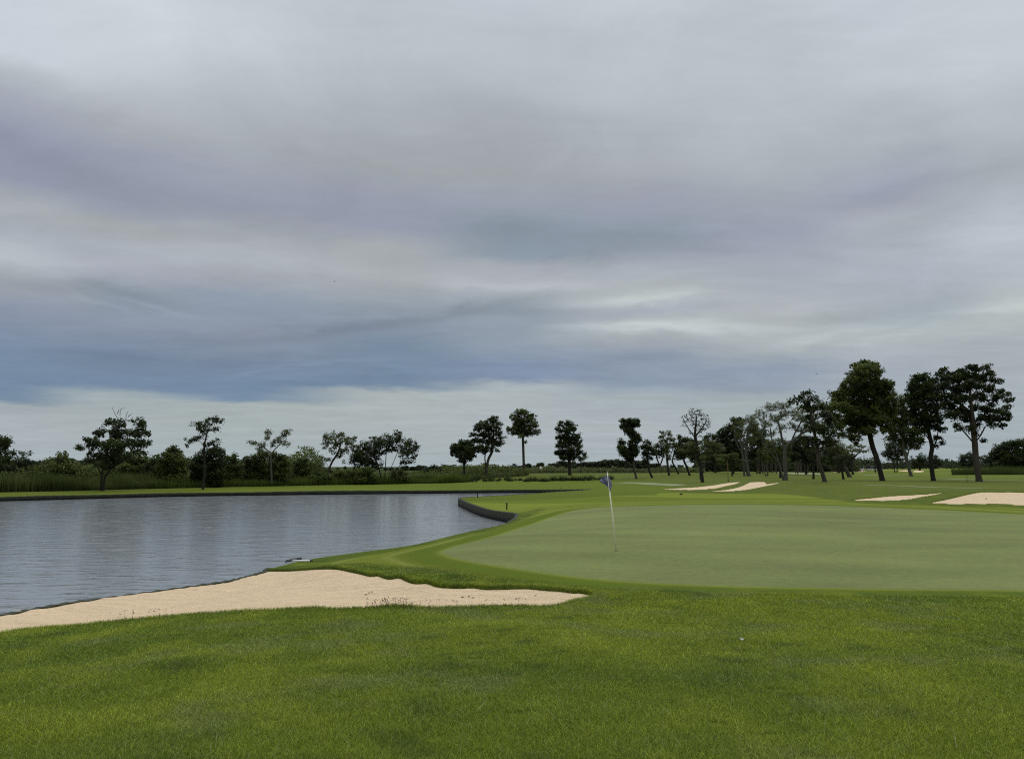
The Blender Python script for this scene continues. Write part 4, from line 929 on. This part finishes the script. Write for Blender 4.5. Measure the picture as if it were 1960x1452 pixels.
# skyline tops read along the photo
TOPS = [(-60,892),(0,890),(90,886),(300,890),(600,896),(760,897),(800,895),(850,896),(870,893),(905,893),(935,892),(960,893),(990,892),(1020,893),(1040,889),(1060,892),(1075,888),(1100,890),(1125,886),(1140,887),(1157,880),(1170,886),(1200,884),(1230,883),(1250,887),(1275,891),(1300,890),(1340,886),(1400,886),(1500,884),(1560,882),(1600,884),(1640,880),(1680,888),(1700,887),(1740,885),(1800,886),(1830,884),(1880,882),(1960,880)]
tx = [a for a, b in TOPS]; ty = [b for a, b in TOPS]
px = -80
while px < 1290:
    far_tree(px, fr.uniform(250, 330), np.interp(px, tx, ty)-1+fr.uniform(-4.5, 3.5), fr.choice([0, 0, 1, 2, 2]), 'distant low trees behind the mound', 'small distant dark green tree in the low tree line behind the mound')
    px += fr.uniform(9, 17)
px = -90
while px < 640:
    far_tree(px, fr.uniform(112, 126)+max(0, px-300)*.03, np.interp(px, [-90, 60, 300, 420, 560, 640], [893, 886, 884, 884, 888, 899])+fr.uniform(-5, 4), fr.choice([0, 2, 4]), 'bushy trees filling the back of the far bank', 'bushy green tree in the packed row at the back of the far bank')
    px += fr.uniform(16, 26)
px = 1285
while px < 2010:
    far_tree(px, fr.uniform(380, 470), np.interp(px, tx, ty)+fr.uniform(-3, 3), fr.choice([0, 1, 2, 4, 4]), 'distant trees closing the course on the right', 'distant dark tree in the tree line that closes the course on the right')
    px += fr.uniform(10, 16)
# trees of the background grove
px = 1335
while px < 1620:
    Y = fr.uniform(210, 290); P = atY(px, Y)
    far_tree(px, Y, fr.uniform(855, 872), fr.choice([1, 3, 4]), 'shaded trees deep in the grove', 'shadowy tree deep inside the grove behind the grey trunks')
    px += fr.uniform(9, 15)
# thin stems of the plantation under the grove
st_v, st_f = tube_net([(np.array([[0, 0, -.3], [.15, 0, 3], [.05, .1, 7.5]]), [.16, .12, .07])], 6)
for k in range(34):
    px = fr.uniform(1440, 1575); Y = fr.uniform(165, 235); P = atY(px, Y)
    o = new_obj('tree_stem', bpy.data.meshes.get('plantation_stem') or np_mesh('plantation_stem', st_v, st_f)); 
    if not o.data.materials: o.data.materials.append(M_bark['brown'])
    o.location = tuple(P); o.rotation_euler = (fr.uniform(-.04, .04), fr.uniform(-.06, .06), fr.uniform(0, 6)); o.scale = (.8, .8, fr.uniform(.8, 1))
    tag(o, 'thin upright grey stem in the shaded row at the back of the grove', 'tree stem', 'thin grey stems at the back of the grove')
# --- skyline shrub row behind the right edge mound handled by the thicket; tall grass there
# ------------------------------------------------------------------ reeds, undergrowth
def blades(n_pts, xyz, h, wd, col, lean=.25, rng=RNG, nseg=1):
    n = len(xyz); th = rng.random(n)*2*PI; ph = rng.random(n)*2*PI
    h = np.broadcast_to(h, (n,)); wd = np.broadcast_to(wd, (n,))
    dx_ = np.cos(th)*wd/2; dy_ = np.sin(th)*wd/2
    ln = np.abs(rng.normal(size=n))*lean*h
    tip = xyz+np.stack([np.cos(ph)*ln, np.sin(ph)*ln, h], -1)
    a = xyz+np.stack([dx_, dy_, np.zeros(n)], -1); b = xyz-np.stack([dx_, dy_, np.zeros(n)], -1)
    v = np.stack([a, b, tip], 1).reshape(-1, 3)
    return v, np.arange(3*n).reshape(-1, 3), np.repeat(col, 3, 0), np.tile(np.array([0, 0, 1.0]), n)
def reed_obj(name, label, x0, x1, Y0, Y1, n, hmin, hmax, c0, c1, seed):
    rng = np.random.default_rng(seed); px = rng.uniform(x0, x1, n); Y = rng.uniform(0, 1, n)
    y0 = np.interp(px, *Y0) if isinstance(Y0, tuple) else np.full(n, Y0); Y = y0+Y*(Y1 if not isinstance(Y0, tuple) else Y1)
    x = (px-980)/F*Y; cl = fbm(x, Y, .35, seed, 3)
    h_ = (hmin+(hmax-hmin)*cl)*(.7+.5*rng.random(n))
    z = base_z(x, Y)-.03; c = mixc(c0*np.ones((n, 1)), c1, np.clip(fbm(x, Y, .25, seed+4, 3)*1.6-.4+rng.normal(size=n)*.15, 0, 1))
    v, f, cc, tp_ = blades(n, np.stack([x, Y, z], -1), h_, .07, c, .14, rng)
    return stuff(new_obj(name, np_mesh(name, v, f, False, {'turf': cc, 'tip': tp_}), M_blade), label, 'reeds')
BK = ([-400, 0, 330, 600, 860, 900], [77, 80.5, 92, 104, 115, 118])
reed_obj('reeds', 'tall pale green reeds standing along the far bank at left', -120, 300, BK, 8, 20000, .2, 2.5, C(62,74,32), C(106,114,62), 3)
reed_obj('tall_grass', 'ragged green tall grass along the far bank in the middle', 290, 900, BK, 7, 30000, .3, 1.5, C(60,78,28), C(100,112,46), 5)
reed_obj('tall_grass', 'tall grass in front of the thicket at the right edge', 1815, 2040, 150, 34, 16000, .2, 2.3, C(54,66,28), C(84,96,42), 6)
def undergrowth(name, label, x0, x1, Y0, dY, n, hh, key, seed, size=.28):
    rng = np.random.default_rng(seed); px = rng.uniform(x0, x1, n); Y = np.interp(px, *Y0)+rng.random(n)*dY
    x = (px-980)/F*Y; g = base_z(x, Y); H = hh*(.12+2.2*fbm(x, Y*.5, .13, seed, 4)**2)
    z = g+rng.random(n)**.8*H
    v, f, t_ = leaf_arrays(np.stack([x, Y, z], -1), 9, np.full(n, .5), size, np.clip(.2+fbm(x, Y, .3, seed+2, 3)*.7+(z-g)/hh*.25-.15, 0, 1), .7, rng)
    return stuff(new_obj(name, np_mesh(name, v, f, False, {'tone': t_}), M_leaf[key]), label, 'undergrowth')
undergrowth('undergrowth', 'leafy green undergrowth filling the far bank behind the reeds', -100, 620, ([-400,0,330,600,900],[84,88,100,112,122]), 14, 6800, 3.8, 'mid', 11)
undergrowth('undergrowth', 'low bright green scrub in front of the distant trees in the middle', 590, 1010, ([590,900,1010],[116,128,140]), 30, 5500, 1.7, 'mid', 12)
undergrowth('undergrowth', 'dull green scrub below the tree line behind the mound', 960, 1345, ([960,1345],[180,190]), 30, 3600, 1.3, 'olive', 13, .36)
undergrowth('undergrowth', 'dark scrub on the floor of the grove behind the trunks', 1330, 1640, ([1330,1640],[215,240]), 40, 3800, 5.0, 'dark', 14, .5)
undergrowth('undergrowth', 'dark scrub at the foot of the right hand tree line', 1620, 2030, ([1620,2030],[350,350]), 50, 3600, 5.0, 'far', 15, .6)
# row of dark sedge tufts along the drain in front of the mound
rngt = np.random.default_rng(77); tufts = []
for k in range(4):
    xyz = np.stack([rngt.normal(size=90)*.22, rngt.normal(size=90)*.22, np.zeros(90)], -1)
    v, f, cc, tp_ = blades(90, xyz, .35+.6*rngt.random(90), .05, C(58,70,34)*np.ones((90, 1))*(.7+.5*rngt.random(90))[:, None], .3, rngt)
    m_ = np_mesh('sedge_tuft', v, f, False, {'turf': cc, 'tip': tp_}); m_.materials.append(M_blade); tufts.append(m_)
px = 868
while px < 1180:
    py = np.interp(px, [868, 900, 960, 1060, 1180], [921, 921.5, 921.5, 921, 918])+fr.uniform(-3.0, .5)
    if fr.random() < .85:
        P = cast(px, py); o = new_obj('sedge_tuft', tufts[fr.randrange(4)]); o.location = tuple(P); o.rotation_euler = (0, 0, fr.uniform(0, 6)); s = fr.uniform(.5, 1.25); o.scale = (s*1.1, s*1.1, s)
        tag(o, 'small dark sedge tuft in the row below the mound', 'grass tuft', 'sedge tufts in a row below the mound')
    px += fr.uniform(2.0, 7.5)

# ------------------------------------------------------------------ foreground grass blades
rng = np.random.default_rng(2024)
NB = 2000000
th = rng.uniform(rad(-37.5), rad(37.5), NB); rb = 3.1*np.exp(rng.random(NB)*math.log(19.5/3.1))
bx_ = rb*np.sin(th); by_ = rb*np.cos(th)
q0 = sdf(B_NEAR, bx_, by_, 3.0); qg = sdf(GREEN, bx_, by_, 12.0); ql = sdf(LAKE, bx_, by_, 3.0)
SPOTS = []
for k_ in range(46):
    a_ = rng.uniform(rad(-36), rad(36)); r0 = 3.6*math.exp(rng.random()*math.log(13/3.6)); SPOTS.append((r0*math.sin(a_), r0*math.cos(a_), rng.uniform(.015, .05)*(1+r0/14)))
bare = np.zeros(NB, bool)
for sx_, sy_, sr_ in SPOTS: bare |= ((bx_-sx_)**2*.35+(by_-sy_)**2) < (sr_*(.55+.9*vnoise(bx_*14, by_*14, 1, 3)))**2
keep = (q0 > -.03) & (qg > .9) & (ql > .05) & (~(bare & (rng.random(NB) < .8)))
bx_, by_, rb, q0, qg, ql = [a[keep] for a in (bx_, by_, rb, q0, qg, ql)]
gzv = ground_z(bx_, by_, q0, np.full(len(q0), 3.0), ql)
col, fm = turf_colour(bx_, by_, qg)
hgt = (.017+.014*fbm(bx_, by_, 2.2, 41, 3))*(1-.72*fm)
hgt = hgt*(1+.45*np.exp(-(np.clip(q0, 0, 9)/.16)**2))*(1+.5*rng.random(len(hgt)))
wdt = .0027*(rb/4.2)**.9
col = np.minimum(col*np.array([2.38, 1.95, 1.5])*(1-.28*fm)[:, None]*np.exp(.42*rng.normal(size=len(col)))[:, None], .9)
dry = rng.random(len(col)) < .010
col[dry] = C(176,176,128); hgt[dry] *= 1.35
old = rng.random(len(col)) < .10
col[old] = col[old]*np.array([1.25, 1.05, 1.1])
v, f, cc, tp_ = blades(0, np.stack([bx_, by_, gzv-.004], -1), hgt, wdt, col, 1.25, rng)
ns = 420; a_ = rng.uniform(rad(-37), rad(37), ns); r0 = 3.4*np.exp(rng.random(ns)*math.log(11/3.4)); cl_ = rng.integers(0, 60, ns)
ox = rng.uniform(-4.2, 4.2, 60); oy = rng.uniform(4, 10, 60); xs = np.where(rng.random(ns) < .6, ox[cl_]*oy[cl_]/6.5+rng.normal(size=ns)*.10, r0*np.sin(a_)); ys = np.where(xs == r0*np.sin(a_), r0*np.cos(a_), oy[cl_]+rng.normal(size=ns)*.14)
ok_ = (sdf(B_NEAR, xs, ys, 3.0) > .1) & (sdf(GREEN, xs, ys, 3.0) > 1.2); xs, ys = xs[ok_], ys[ok_]
v3, f3, c3, t3 = blades(0, np.stack([xs, ys, ground_z(xs, ys)], -1), rng.uniform(.04, .10, len(xs)), .0042*(np.hypot(xs, ys)/5)**.8, mixc(C(150,156,96)*np.ones((len(xs), 1)), C(196,192,150), rng.random(len(xs))), .8, rng)
v = np.concatenate([v, v3]); f = np.concatenate([f, f3+len(cc)]); cc = np.concatenate([cc, c3]); tp_ = np.concatenate([tp_, t3])
stuff(new_obj('grass', np_mesh('grass', v, f, False, {'turf': cc, 'tip': tp_}), M_blade), 'short green rough grass covering the foreground slope', 'grass')
# seed heads along the near edge of the bunker
vs_, fs_, cs_, ts_ = [], [], [], []
k = 0; n = 170
pxs = np.concatenate([rng.normal(735, 14, 40), rng.normal(775, 18, 50), rng.uniform(690, 1010, 60), rng.uniform(200, 350, 20)])
P = np.array([cast(p, np.interp(p, [200, 350, 600, 760, 820, 1010], [1194, 1180, 1166, 1162, 1165, 1163])+rng.uniform(0, 3)) for p in pxs])
hh = rng.uniform(.05, .17, len(P)); c_ = C(88,80,48)*np.ones((len(P), 1))
v, f, cc, tp_ = blades(0, P, hh, .006, c_, .3, rng)
tips = v.reshape(-1, 3, 3)[:, 2]
lv, lf, lt = leaf_arrays(tips, 4, np.full(len(tips), .014), .022, np.full(len(tips), .3), 1.2, rng)
v2 = np.concatenate([v, lv.reshape(-1, 4, 3)[:, :3].reshape(-1, 3)]); nq = len(lv)//4
f2 = np.concatenate([f, np.arange(nq*3).reshape(-1, 3)+len(v)])
cc2 = np.concatenate([cc, np.tile(C(84,66,42), (nq*3, 1))]); tp2 = np.concatenate([tp_, np.full(nq*3, .6)])
stuff(new_obj('seed_heads', np_mesh('seed_heads', v2, f2, False, {'turf': cc2, 'tip': tp2}), M_blade), 'thin brown grass seed heads along the near edge of the bunker', 'seed heads')

# ------------------------------------------------------------------ flagstick on the green
M_pole = simple('cream_pole', (.85, .82, .62), .45, .08, 8)
M_white = simple('white_paint', (.75, .75, .72), .5, .06, 8)
M_black = simple('black_plastic', (.012, .012, .013), .5, .2, 20)
M_flag, n = new_mat('blue_grey_flag')
pos = n.n('ShaderNodeTexCoord').outputs['Object']
c = n.mix(n.noise(pos, 9, 4, .6), (.13, .14, .22, 1), (.25, .26, .38, 1))
finish(n, c, .75, n.noise(pos, 24, 3), .3, .01, .2)
def flagstick(label, base, top, rp=.010, big=True, fl=None, flip=1, mp=None, group=None):
    """base and top in photo pixels"""
    P = np.asarray(base); s = P[1]/F; root = empty('flagstick', P)
    tag(root, label, 'flagstick', group)
    hx, hz = top
    m_ = MB(); m_.tube([(0, 0, -.1), (hx*.5+.006, 0, hz*.5), (hx, 0, hz)], [.023, .021, .017], 10); m_.build('pole', mp or M_pole, root, True)
    return root
P = cast(1180, 1054)
# stick leans left, 2.2 m long
s = P[1]/F; hx = (1165-1180)*s; hz = (CAMZ-P[2])-(905-886)*s
fs_root = flagstick('cream flagstick with a drooping blue grey flag standing on the putting green', P, (hx, hz))
m_ = MB(); m_.tube([(hx, 0, hz-.005), (hx-.002, 0, hz+.03)], [.014, .011], 10); m_.build('finial', M_white, fs_root, True)
# drooping folded flag: cloth sheet hung from the upper stick
NI, NJ = 26, 22; co = []; 
for i in range(NI):
    a_ = i/(NI-1)                 # along the stick, top to bottom
    zt = hz-.045-a_*.44; xs_ = hx+(hz-zt)/hz*(-hx)
    for j in range(NJ):
        b_ = j/(NJ-1)             # away from the stick
        # cloth gathers: spreads left as a kite, widest a third of the way down
        spread = (.22*math.sin(PI*min(1, a_*.9+.12))**.8+.02)
        xx = xs_-.005+.035*math.sin(PI*a_)*(1-b_)-spread*b_*(1.1-.55*a_)
        fold = .045*math.sin(b_*11+a_*3)*(.25+b_)*math.sin(PI*min(1, a_+.12))
        zz = zt-.035*b_*(1-a_)+.16*b_*(a_)**1.2-.05*b_*b_
        co.append((xx+.012*math.sin(b_*9+a_*5), fold+.012*math.sin(a_*12), zz+.01*math.sin(b_*8)))
fc_ = [(i*NJ+j, i*NJ+j+1, (i+1)*NJ+j+1, (i+1)*NJ+j) for i in range(NI-1) for j in range(NJ-1)]
fo = new_obj('flag', np_mesh('flag', co, fc_), M_flag, fs_root)
md = fo.modifiers.new('s', 'SOLIDIFY'); md.thickness = .004
# second fold in front, to the right of the stick
co = []
for i in range(NI):
    a_ = i/(NI-1); zt = hz-.06-a_*.44; xs_ = hx+(hz-zt)/hz*(-hx)
    for j in range(10):
        b_ = j/9; co.append((xs_+.004+b_*.085*math.sin(PI*min(1, a_*.95+.05)), -.02-.02*math.sin(b_*5), zt-.02*b_))
fc_ = [(i*10+j, i*10+j+1, (i+1)*10+j+1, (i+1)*10+j) for i in range(NI-1) for j in range(9)]
v_ = bpy.data.meshes.new('flag_fold')
ff = new_obj('flag_fold', np_mesh('flag_fold', co, fc_), M_flag, fo); md = ff.modifiers.new('s', 'SOLIDIFY'); md.thickness = .004
m_ = MB(); m_.tube([(0, 0, -.04), (0, 0, .006)], [.056, .056], 20)
cupo = m_.build('cup', simple('dark_cup', (.03, .035, .02), .8), fs_root)

def small_flag(label, P, H, col_mat, polemat, fw=.42, fh=.3, group=None):
    root = empty('flagstick', P); tag(root, label, 'flagstick', group)
    m_ = MB(); m_.tube([(0, 0, -.1), (0, 0, H)], [.035, .03], 8); m_.build('pole', polemat, root, True)
    co = [(-.03-fw*j/8, .05*math.sin(j*.9), H-.02-fh*i/4-.04*j/8) for i in range(5) for j in range(9)]
    fc_ = [(i*9+j, i*9+j+1, (i+1)*9+j+1, (i+1)*9+j) for i in range(4) for j in range(8)]
    o = new_obj('flag', np_mesh('flag', co, fc_), col_mat, root); md = o.modifiers.new('s', 'SOLIDIFY'); md.thickness = .02
    return root
M_yellow = simple('yellow_pole', (.55, .55, .18), .5, .08)
P = atY(1037, 160); small_flag('distant yellow flagstick with a small white flag behind the mound', P, (CAMZ-P[2])-(892-886)*160/F, M_white, M_yellow, .5, .6)
P = atY(1708.5, 280); small_flag('distant white flagstick right of the golf carts', P, (CAMZ-P[2])-(896-886)*280/F, M_white, M_white, .45, .45)
# stakes
def stake(name, label, P, H, w_, mat, mat2, lean=0):
    root = empty(name, P); root.rotation_euler = (0, lean, 0); tag(root, label, 'stake')
    m_ = MB(); m_.tube([(0, 0, -.2), (0, 0, H-.03), (0, 0, H)], [w_/2, w_/2, w_*.35], 10); m_.build('post', mat, root, True)
    m_ = MB(); m_.tube([(0, 0, H*.72), (0, 0, H*.86)], [w_/2+.004, w_/2+.004], 10); m_.build('band', mat2, root, True)
M_stake = simple('dark_wood', (.045, .038, .026), .8, .3, 12); M_rust = simple('rust_paint', (.16, .075, .04), .7, .2)
P = cast(970, 974.5); stake('hazard_stake', 'short dark stake on the grass of the peninsula', P, 13.5*P[1]/F, .09, M_stake, M_stake)
P = cast(914, 952); stake('hazard_stake', 'thin dark stake at the far tip of the peninsula', P, 8.5*P[1]/F, .09, M_stake, M_stake)
P = cast(1074, 941); stake('hazard_stake', 'faint yellow green stake on the fairway beyond the peninsula', P, 9*P[1]/F, .1, simple('olive_paint', (.20, .23, .05), .7), M_stake)
P = cast(1394, 922); 
root = empty('thin_pole', P); tag(root, 'tall thin brown pole standing behind the left far bunker', 'pole'); HH = 40*P[1]/F
m_ = MB(); m_.tube([(0, 0, -.3), (-.02, 0, HH*.5), (-.05, 0, HH)], [.045, .04, .028], 8); m_.build('shaft', M_rust, root, True)
m_ = MB(); m_.tube([(0, 0, -.05), (0, 0, .12)], [.09, .07], 10); m_.build('socket', M_stake, root, True)
P = cast(1851, 921); root = empty('thin_pole', P); tag(root, 'thin dark pole left of the rightmost thick trunk', 'pole'); HH = 22*P[1]/F
m_ = MB(); m_.tube([(0, 0, -.3), (.03, 0, HH)], [.03, .02], 8); m_.build('shaft', M_stake, root, True)
m_ = MB(); m_.tube([(0, 0, -.05), (0, 0, .1)], [.06, .05], 10); m_.build('socket', M_stake, root, True)

# ------------------------------------------------------------------ bunker rake
P = cast(598, 1075.5); Pa = cast(554, 1079)
s = P[1]/F; root = empty('bunker_rake', (Pa[0]+.35, Pa[1]+.1, Pa[2])); tag(root, 'bunker rake with black head and white handle lying on the grass by the water', 'rake')
g0 = Pa[2]
def rl(px, py_up, dyy=0):   # local position
    return Vector(((px-980)*s-root.location.x, dyy, py_up*s))
hL, hR = rl(553, 3.2, -.10), rl(577, 7.0, .28)
def gl(p, up): return Vector((p.x, p.y, float(base_z([p.x+root.location.x], [p.y+root.location.y])[0])-root.location.z+up))
hL, hR = gl(hL, .075), gl(hR, .10)
m_ = MB(); d = (hR-hL); nn = 18
# curved bar with teeth
m_.tube([hL, hL+d*.33+Vector((0, 0, .012)), hL+d*.66+Vector((0, 0, .012)), hR], [.016]*4, 8)
m_.tube([hL+Vector((0, .03, .035)), hL+d*.5+Vector((0, .03, .048)), hR+Vector((0, .03, .035))], [.010]*3, 8)
for i in range(nn):
    q = hL+d*(i/(nn-1)); m_.tube([q+Vector((0, 0, .03)), q+Vector((0, -.02, -.055))], [.007, .004], 5)
m_.build('rake_head', M_black, root, True)
a0, a1 = gl(rl(566.5, 4.3, -.06), .085), gl(rl(600, 4.4, -.12), .045)
m_ = MB(); m_.tube([a0, a0+(a1-a0)*.5, a1], [.026, .026, .026], 10); m_.build('handle', M_white, root, True)
m_ = MB(); m_.tube([a1, a1+(a1-a0).normalized()*.09], [.021, .016], 10); g_ = m_.build('grip', M_black, root, True)
# black drain pipe stub in the bank and small markers
P = cast(508, 1092); root = empty('white_cap', P); 
bpy.data.objects.remove(root)

# ------------------------------------------------------------------ golf carts
M_cartw = simple('cart_white', (.62, .62, .60), .4, .06); M_cartd = simple('cart_dark', (.03, .033, .036), .5, .2)
M_tyre = simple('tyre_black', (.012, .012, .012), .9, .2); M_roofg = simple('roof_dark', (.05, .055, .065), .5, .15)
M_glass, n = new_mat('clear_plastic')
finish(n, (.35, .38, .4), .15, spec=.5)
def make_cart():
    root = empty('golf_cart', (0, 0, 0)); tag(root, '', 'golf cart')
    m_ = MB(); m_.prism([(-1.15, .32), (-1.15, .75), (-.95, .86), (-.35, .84), (-.30, .45), (.35, .40), (.55, .48), (.72, .86), (.85, .90), (1.12, .70), (1.2, .45), (1.18, .30)], -.55, .55)
    m_.build('body', M_cartw, root, bevel=.05)
    m_ = MB(); m_.box((-.05, 0, .36), (1.1, 1.16, .06)); m_.build('floor', M_cartd, root)
    m_ = MB(); m_.box((-.25, 0, .80), (.5, 1.02, .14)); sc = m_.build('seat', M_cartd, root, bevel=.04)
    m_ = MB(); m_.box((-.52, 0, 1.08), (.1, 1.02, .36), Matrix.Rotation(-.15, 3, 'Y')); m_.build('seat_back', M_cartd, root, bevel=.03)
    for sx_ in (-.72, .78):
        for sy_ in (-.5, .5):
            m_ = MB(); m_.tube([(sx_, sy_-.09, .24), (sx_, sy_+.09, .24)], [.24, .24], 18); wh = m_.build('wheel', M_tyre, root)
            m_ = MB(); m_.tube([(sx_, sy_-.095, .24), (sx_, sy_+.095, .24)], [.11, .11], 12); m_.build('hub', M_cartw, wh)
    m_ = MB(); m_.prism([(-1.15, 1.80), (-1.05, 1.87), (.75, 1.88), (.9, 1.81), (.75, 1.80), (-1.0, 1.79)], -.6, .6); m_.build('roof', M_roofg, root, bevel=.02)
    for sy_ in (-.5, .5):
        m_ = MB(); m_.tube([(.72, sy_, .86), (.52, sy_, 1.81)], [.022, .022], 6); m_.build('roof_post', M_cartd, root)
        m_ = MB(); m_.tube([(-.85, sy_, .84), (-.72, sy_, 1.81)], [.022, .022], 6); m_.build('roof_post', M_cartd, root)
    m_ = MB(); m_.add([(.70, -.48, .92), (.70, .48, .92), (.53, .48, 1.76), (.53, -.48, 1.76), (.715, -.48, .92), (.715, .48, .92), (.545, .48, 1.76), (.545, -.48, 1.76)], [(0, 1, 2, 3), (7, 6, 5, 4), (0, 4, 5, 1), (2, 6, 7, 3), (0, 3, 7, 4), (1, 5, 6, 2)]); m_.build('windscreen', M_glass, root)
    m_ = MB(); m_.tube([(.55, -.25, .85), (.38, -.25, 1.02)], [.02, .02], 6)
    m_.tube([(.38+.02*math.cos(a)-.0, -.25+.17*math.cos(a), 1.03+.17*math.sin(a)*.6) for a in np.linspace(0, 2*PI, 14)], [.014]*14, 5, False); m_.build('steering_wheel', M_cartd, root)
    for sy_ in (-.28, .28):
        m_ = MB(); m_.tube([(-1.0, sy_, .45), (-1.1, sy_, 1.25)], [.13, .15], 12); m_.build('golf_bag', M_cartd, root)
    return root
def copy_tree_obj(o, parent=None):
    c = o.copy(); COL.objects.link(c)
    if parent is not None: c.parent = parent
    for ch in list(o.children): copy_tree_obj(ch, c)
    return c
proto = make_cart()
CARTS = [(1638, 265, .2, 'leftmost golf cart of the distant parked row, half hidden by a slim trunk'), (1652.5, 262, 2.9, 'second golf cart of the distant parked row from the left'),
         (1664.5, 268, 1.2, 'third golf cart of the distant row, seen nearly end on'), (1677, 258, .1, 'golf cart of the distant row nearest the tallest tree trunk'),
         (1267, 258, .35, 'lone distant golf cart seen between the vase shaped and ragged trees'), (1294, 275, 2.8, 'distant golf cart glimpsed between leaning trunks at the grove left end')]
for i, (px, Y, rz, lab) in enumerate(CARTS):
    o = proto if i == 0 else copy_tree_obj(proto)
    o.location = tuple(atY(px, Y)); o.rotation_euler = (0, 0, rz); o['label'] = lab; o['group'] = 'distant golf carts'

# ------------------------------------------------------------------ small things
def pebble(name, label, cat, P, sz, mat, seed, flat=.6):
    rng = np.random.default_rng(seed); bm_v = []; n1_, n2_ = 8, 12; fs = []
    for i in range(n1_+1):
        for j in range(n2_):
            t1, t2 = PI*i/n1_, 2*PI*j/n2_; r_ = 1+.22*math.sin(3*t2+seed)*math.sin(t1)+.12*math.sin(5*t1+2*t2)
            bm_v.append((sz*r_*math.sin(t1)*math.cos(t2), sz*r_*math.sin(t1)*math.sin(t2)*.8, sz*flat*(1+r_*math.cos(t1)*.9)*.8))
    for i in range(n1_):
        for j in range(n2_): fs.append((i*n2_+j, i*n2_+(j+1) % n2_, (i+1)*n2_+(j+1) % n2_, (i+1)*n2_+j))
    o = new_obj(name, np_mesh(name, bm_v, fs), mat); o.location = tuple(float(v) for v in P); return tag(o, label, cat)
M_soil = simple('dark_soil', (.02, .018, .012), .9, .3, 10)
P = cast(1713, 955.5); P[2] -= .2; pebble('stone', 'dark stone lying in the sand of the left one of the two right bunkers', 'stone', P, .13, M_soil, 3)
P = cast(1887, 951.5); P[2] -= .1; pebble('stone', 'tiny dark stone in the big bunker at the right edge', 'stone', P, .05, M_soil, 4)
P = cast(1304, 946.5); pebble('clod', 'small dark clod of earth on the fairway short of the left far bunker', 'clod', P, .12, M_soil, 5)
for (px, py, lab) in [(908, 922, 'tiny white marker ball on the far bank edge near the heart shaped tree'), (549, 929.5, 'tiny white marker ball on the far bank right of the half bare tree'), (605, 927, 'tiny white marker ball on the far bank near the slender leaning tree')]:
    P = cast(px, py); pebble('marker_ball', lab, 'marker', P, .12, M_white, 1, .9)
# crumpled scrap of white paper on the near grass
P = cast(1420, 1228.5); co = []
for i in range(6):
    for j in range(5): co.append(((i/5-.5)*.034, (j/4-.5)*.024, .028+.010*math.sin(i*2.3+j*1.9)+.012*abs(i-2.5)*.4))
fcs = [(i*5+j, (i+1)*5+j, (i+1)*5+j+1, i*5+j+1) for i in range(5) for j in range(4)]
o = new_obj('paper_scrap', np_mesh('paper_scrap', co, fcs, False), M_white); o.location = tuple(P); md = o.modifiers.new('s', 'SOLIDIFY'); md.thickness = .002
tag(o, 'small crumpled white scrap lying on the foreground grass', 'litter')
# dry leaves in the near bunker
M_dry = simple('dry_leaf', (.10, .07, .04), .8, .2, 20)
for k, (px, py) in enumerate([(885, 1143), (897, 1142), (906, 1144), (1025, 1140), (988, 1146), (700, 1138), (706, 1135), (712, 1133)]):
    d = ray(px, py); Y = np.linspace(12, 20, 400); tt = Y/d[1]; zz = CAMZ+tt*d[2]; xx = d[0]*tt
    sz_ = sand_z(xx, Y, sdf(B_NEAR, xx, Y, 3.0), True); h_ = np.where(zz < sz_)[0]; i = h_[0] if len(h_) else 200
    co = [(-.03, 0, .004), (-.01, .014, .012), (.012, .016, .01), (.03, 0, .018), (.012, -.015, .008), (-.012, -.013, .01)]
    m_ = MB(); m_.add(co, [(0, 1, 2, 3, 4, 5)]); o = m_.build('dry_leaf', M_dry); md = o.modifiers.new('s', 'SOLIDIFY'); md.thickness = .002
    o.location = (float(xx[i]), float(Y[i]), float(sz_[i])); o.rotation_euler = (.2, .1, k*1.3)
    tag(o, 'small brown dry leaf lying on the sand of the near bunker', 'leaf', 'dry leaves on the near bunker sand')
# birds
def bird(label, px, py, Y):
    d = ray(px, py); t_ = Y/d[1]; m_ = MB()
    root = empty('bird', (d[0]*t_, Y, CAMZ+d[2]*t_), .5); tag(root, label, 'bird')
    m_.tube([(-.16, 0, 0), (-.08, 0, .01), (.03, 0, .01), (.12, 0, .015), (.17, 0, .01)], [.008, .035, .045, .025, .006], 8)
    for sg_ in (-1, 1):
        m_.add([(.06, sg_*.03, .01), (-.05, sg_*.03, .01), (-.06, sg_*.28, .10), (.02, sg_*.26, .11), (.06, sg_*.03, .025), (-.05, sg_*.03, .025), (-.06, sg_*.28, .11), (.02, sg_*.26, .12)], [(0, 1, 2, 3), (7, 6, 5, 4), (0, 3, 7, 4), (1, 5, 6, 2), (2, 6, 7, 3)])
    m_.build('body', M_cartd, root)
bird('tiny dark bird in the sky left of the tallest tree', 1563, 716, 110)
bird('tiny dark bird high in the sky left of centre', 640, 539, 150)
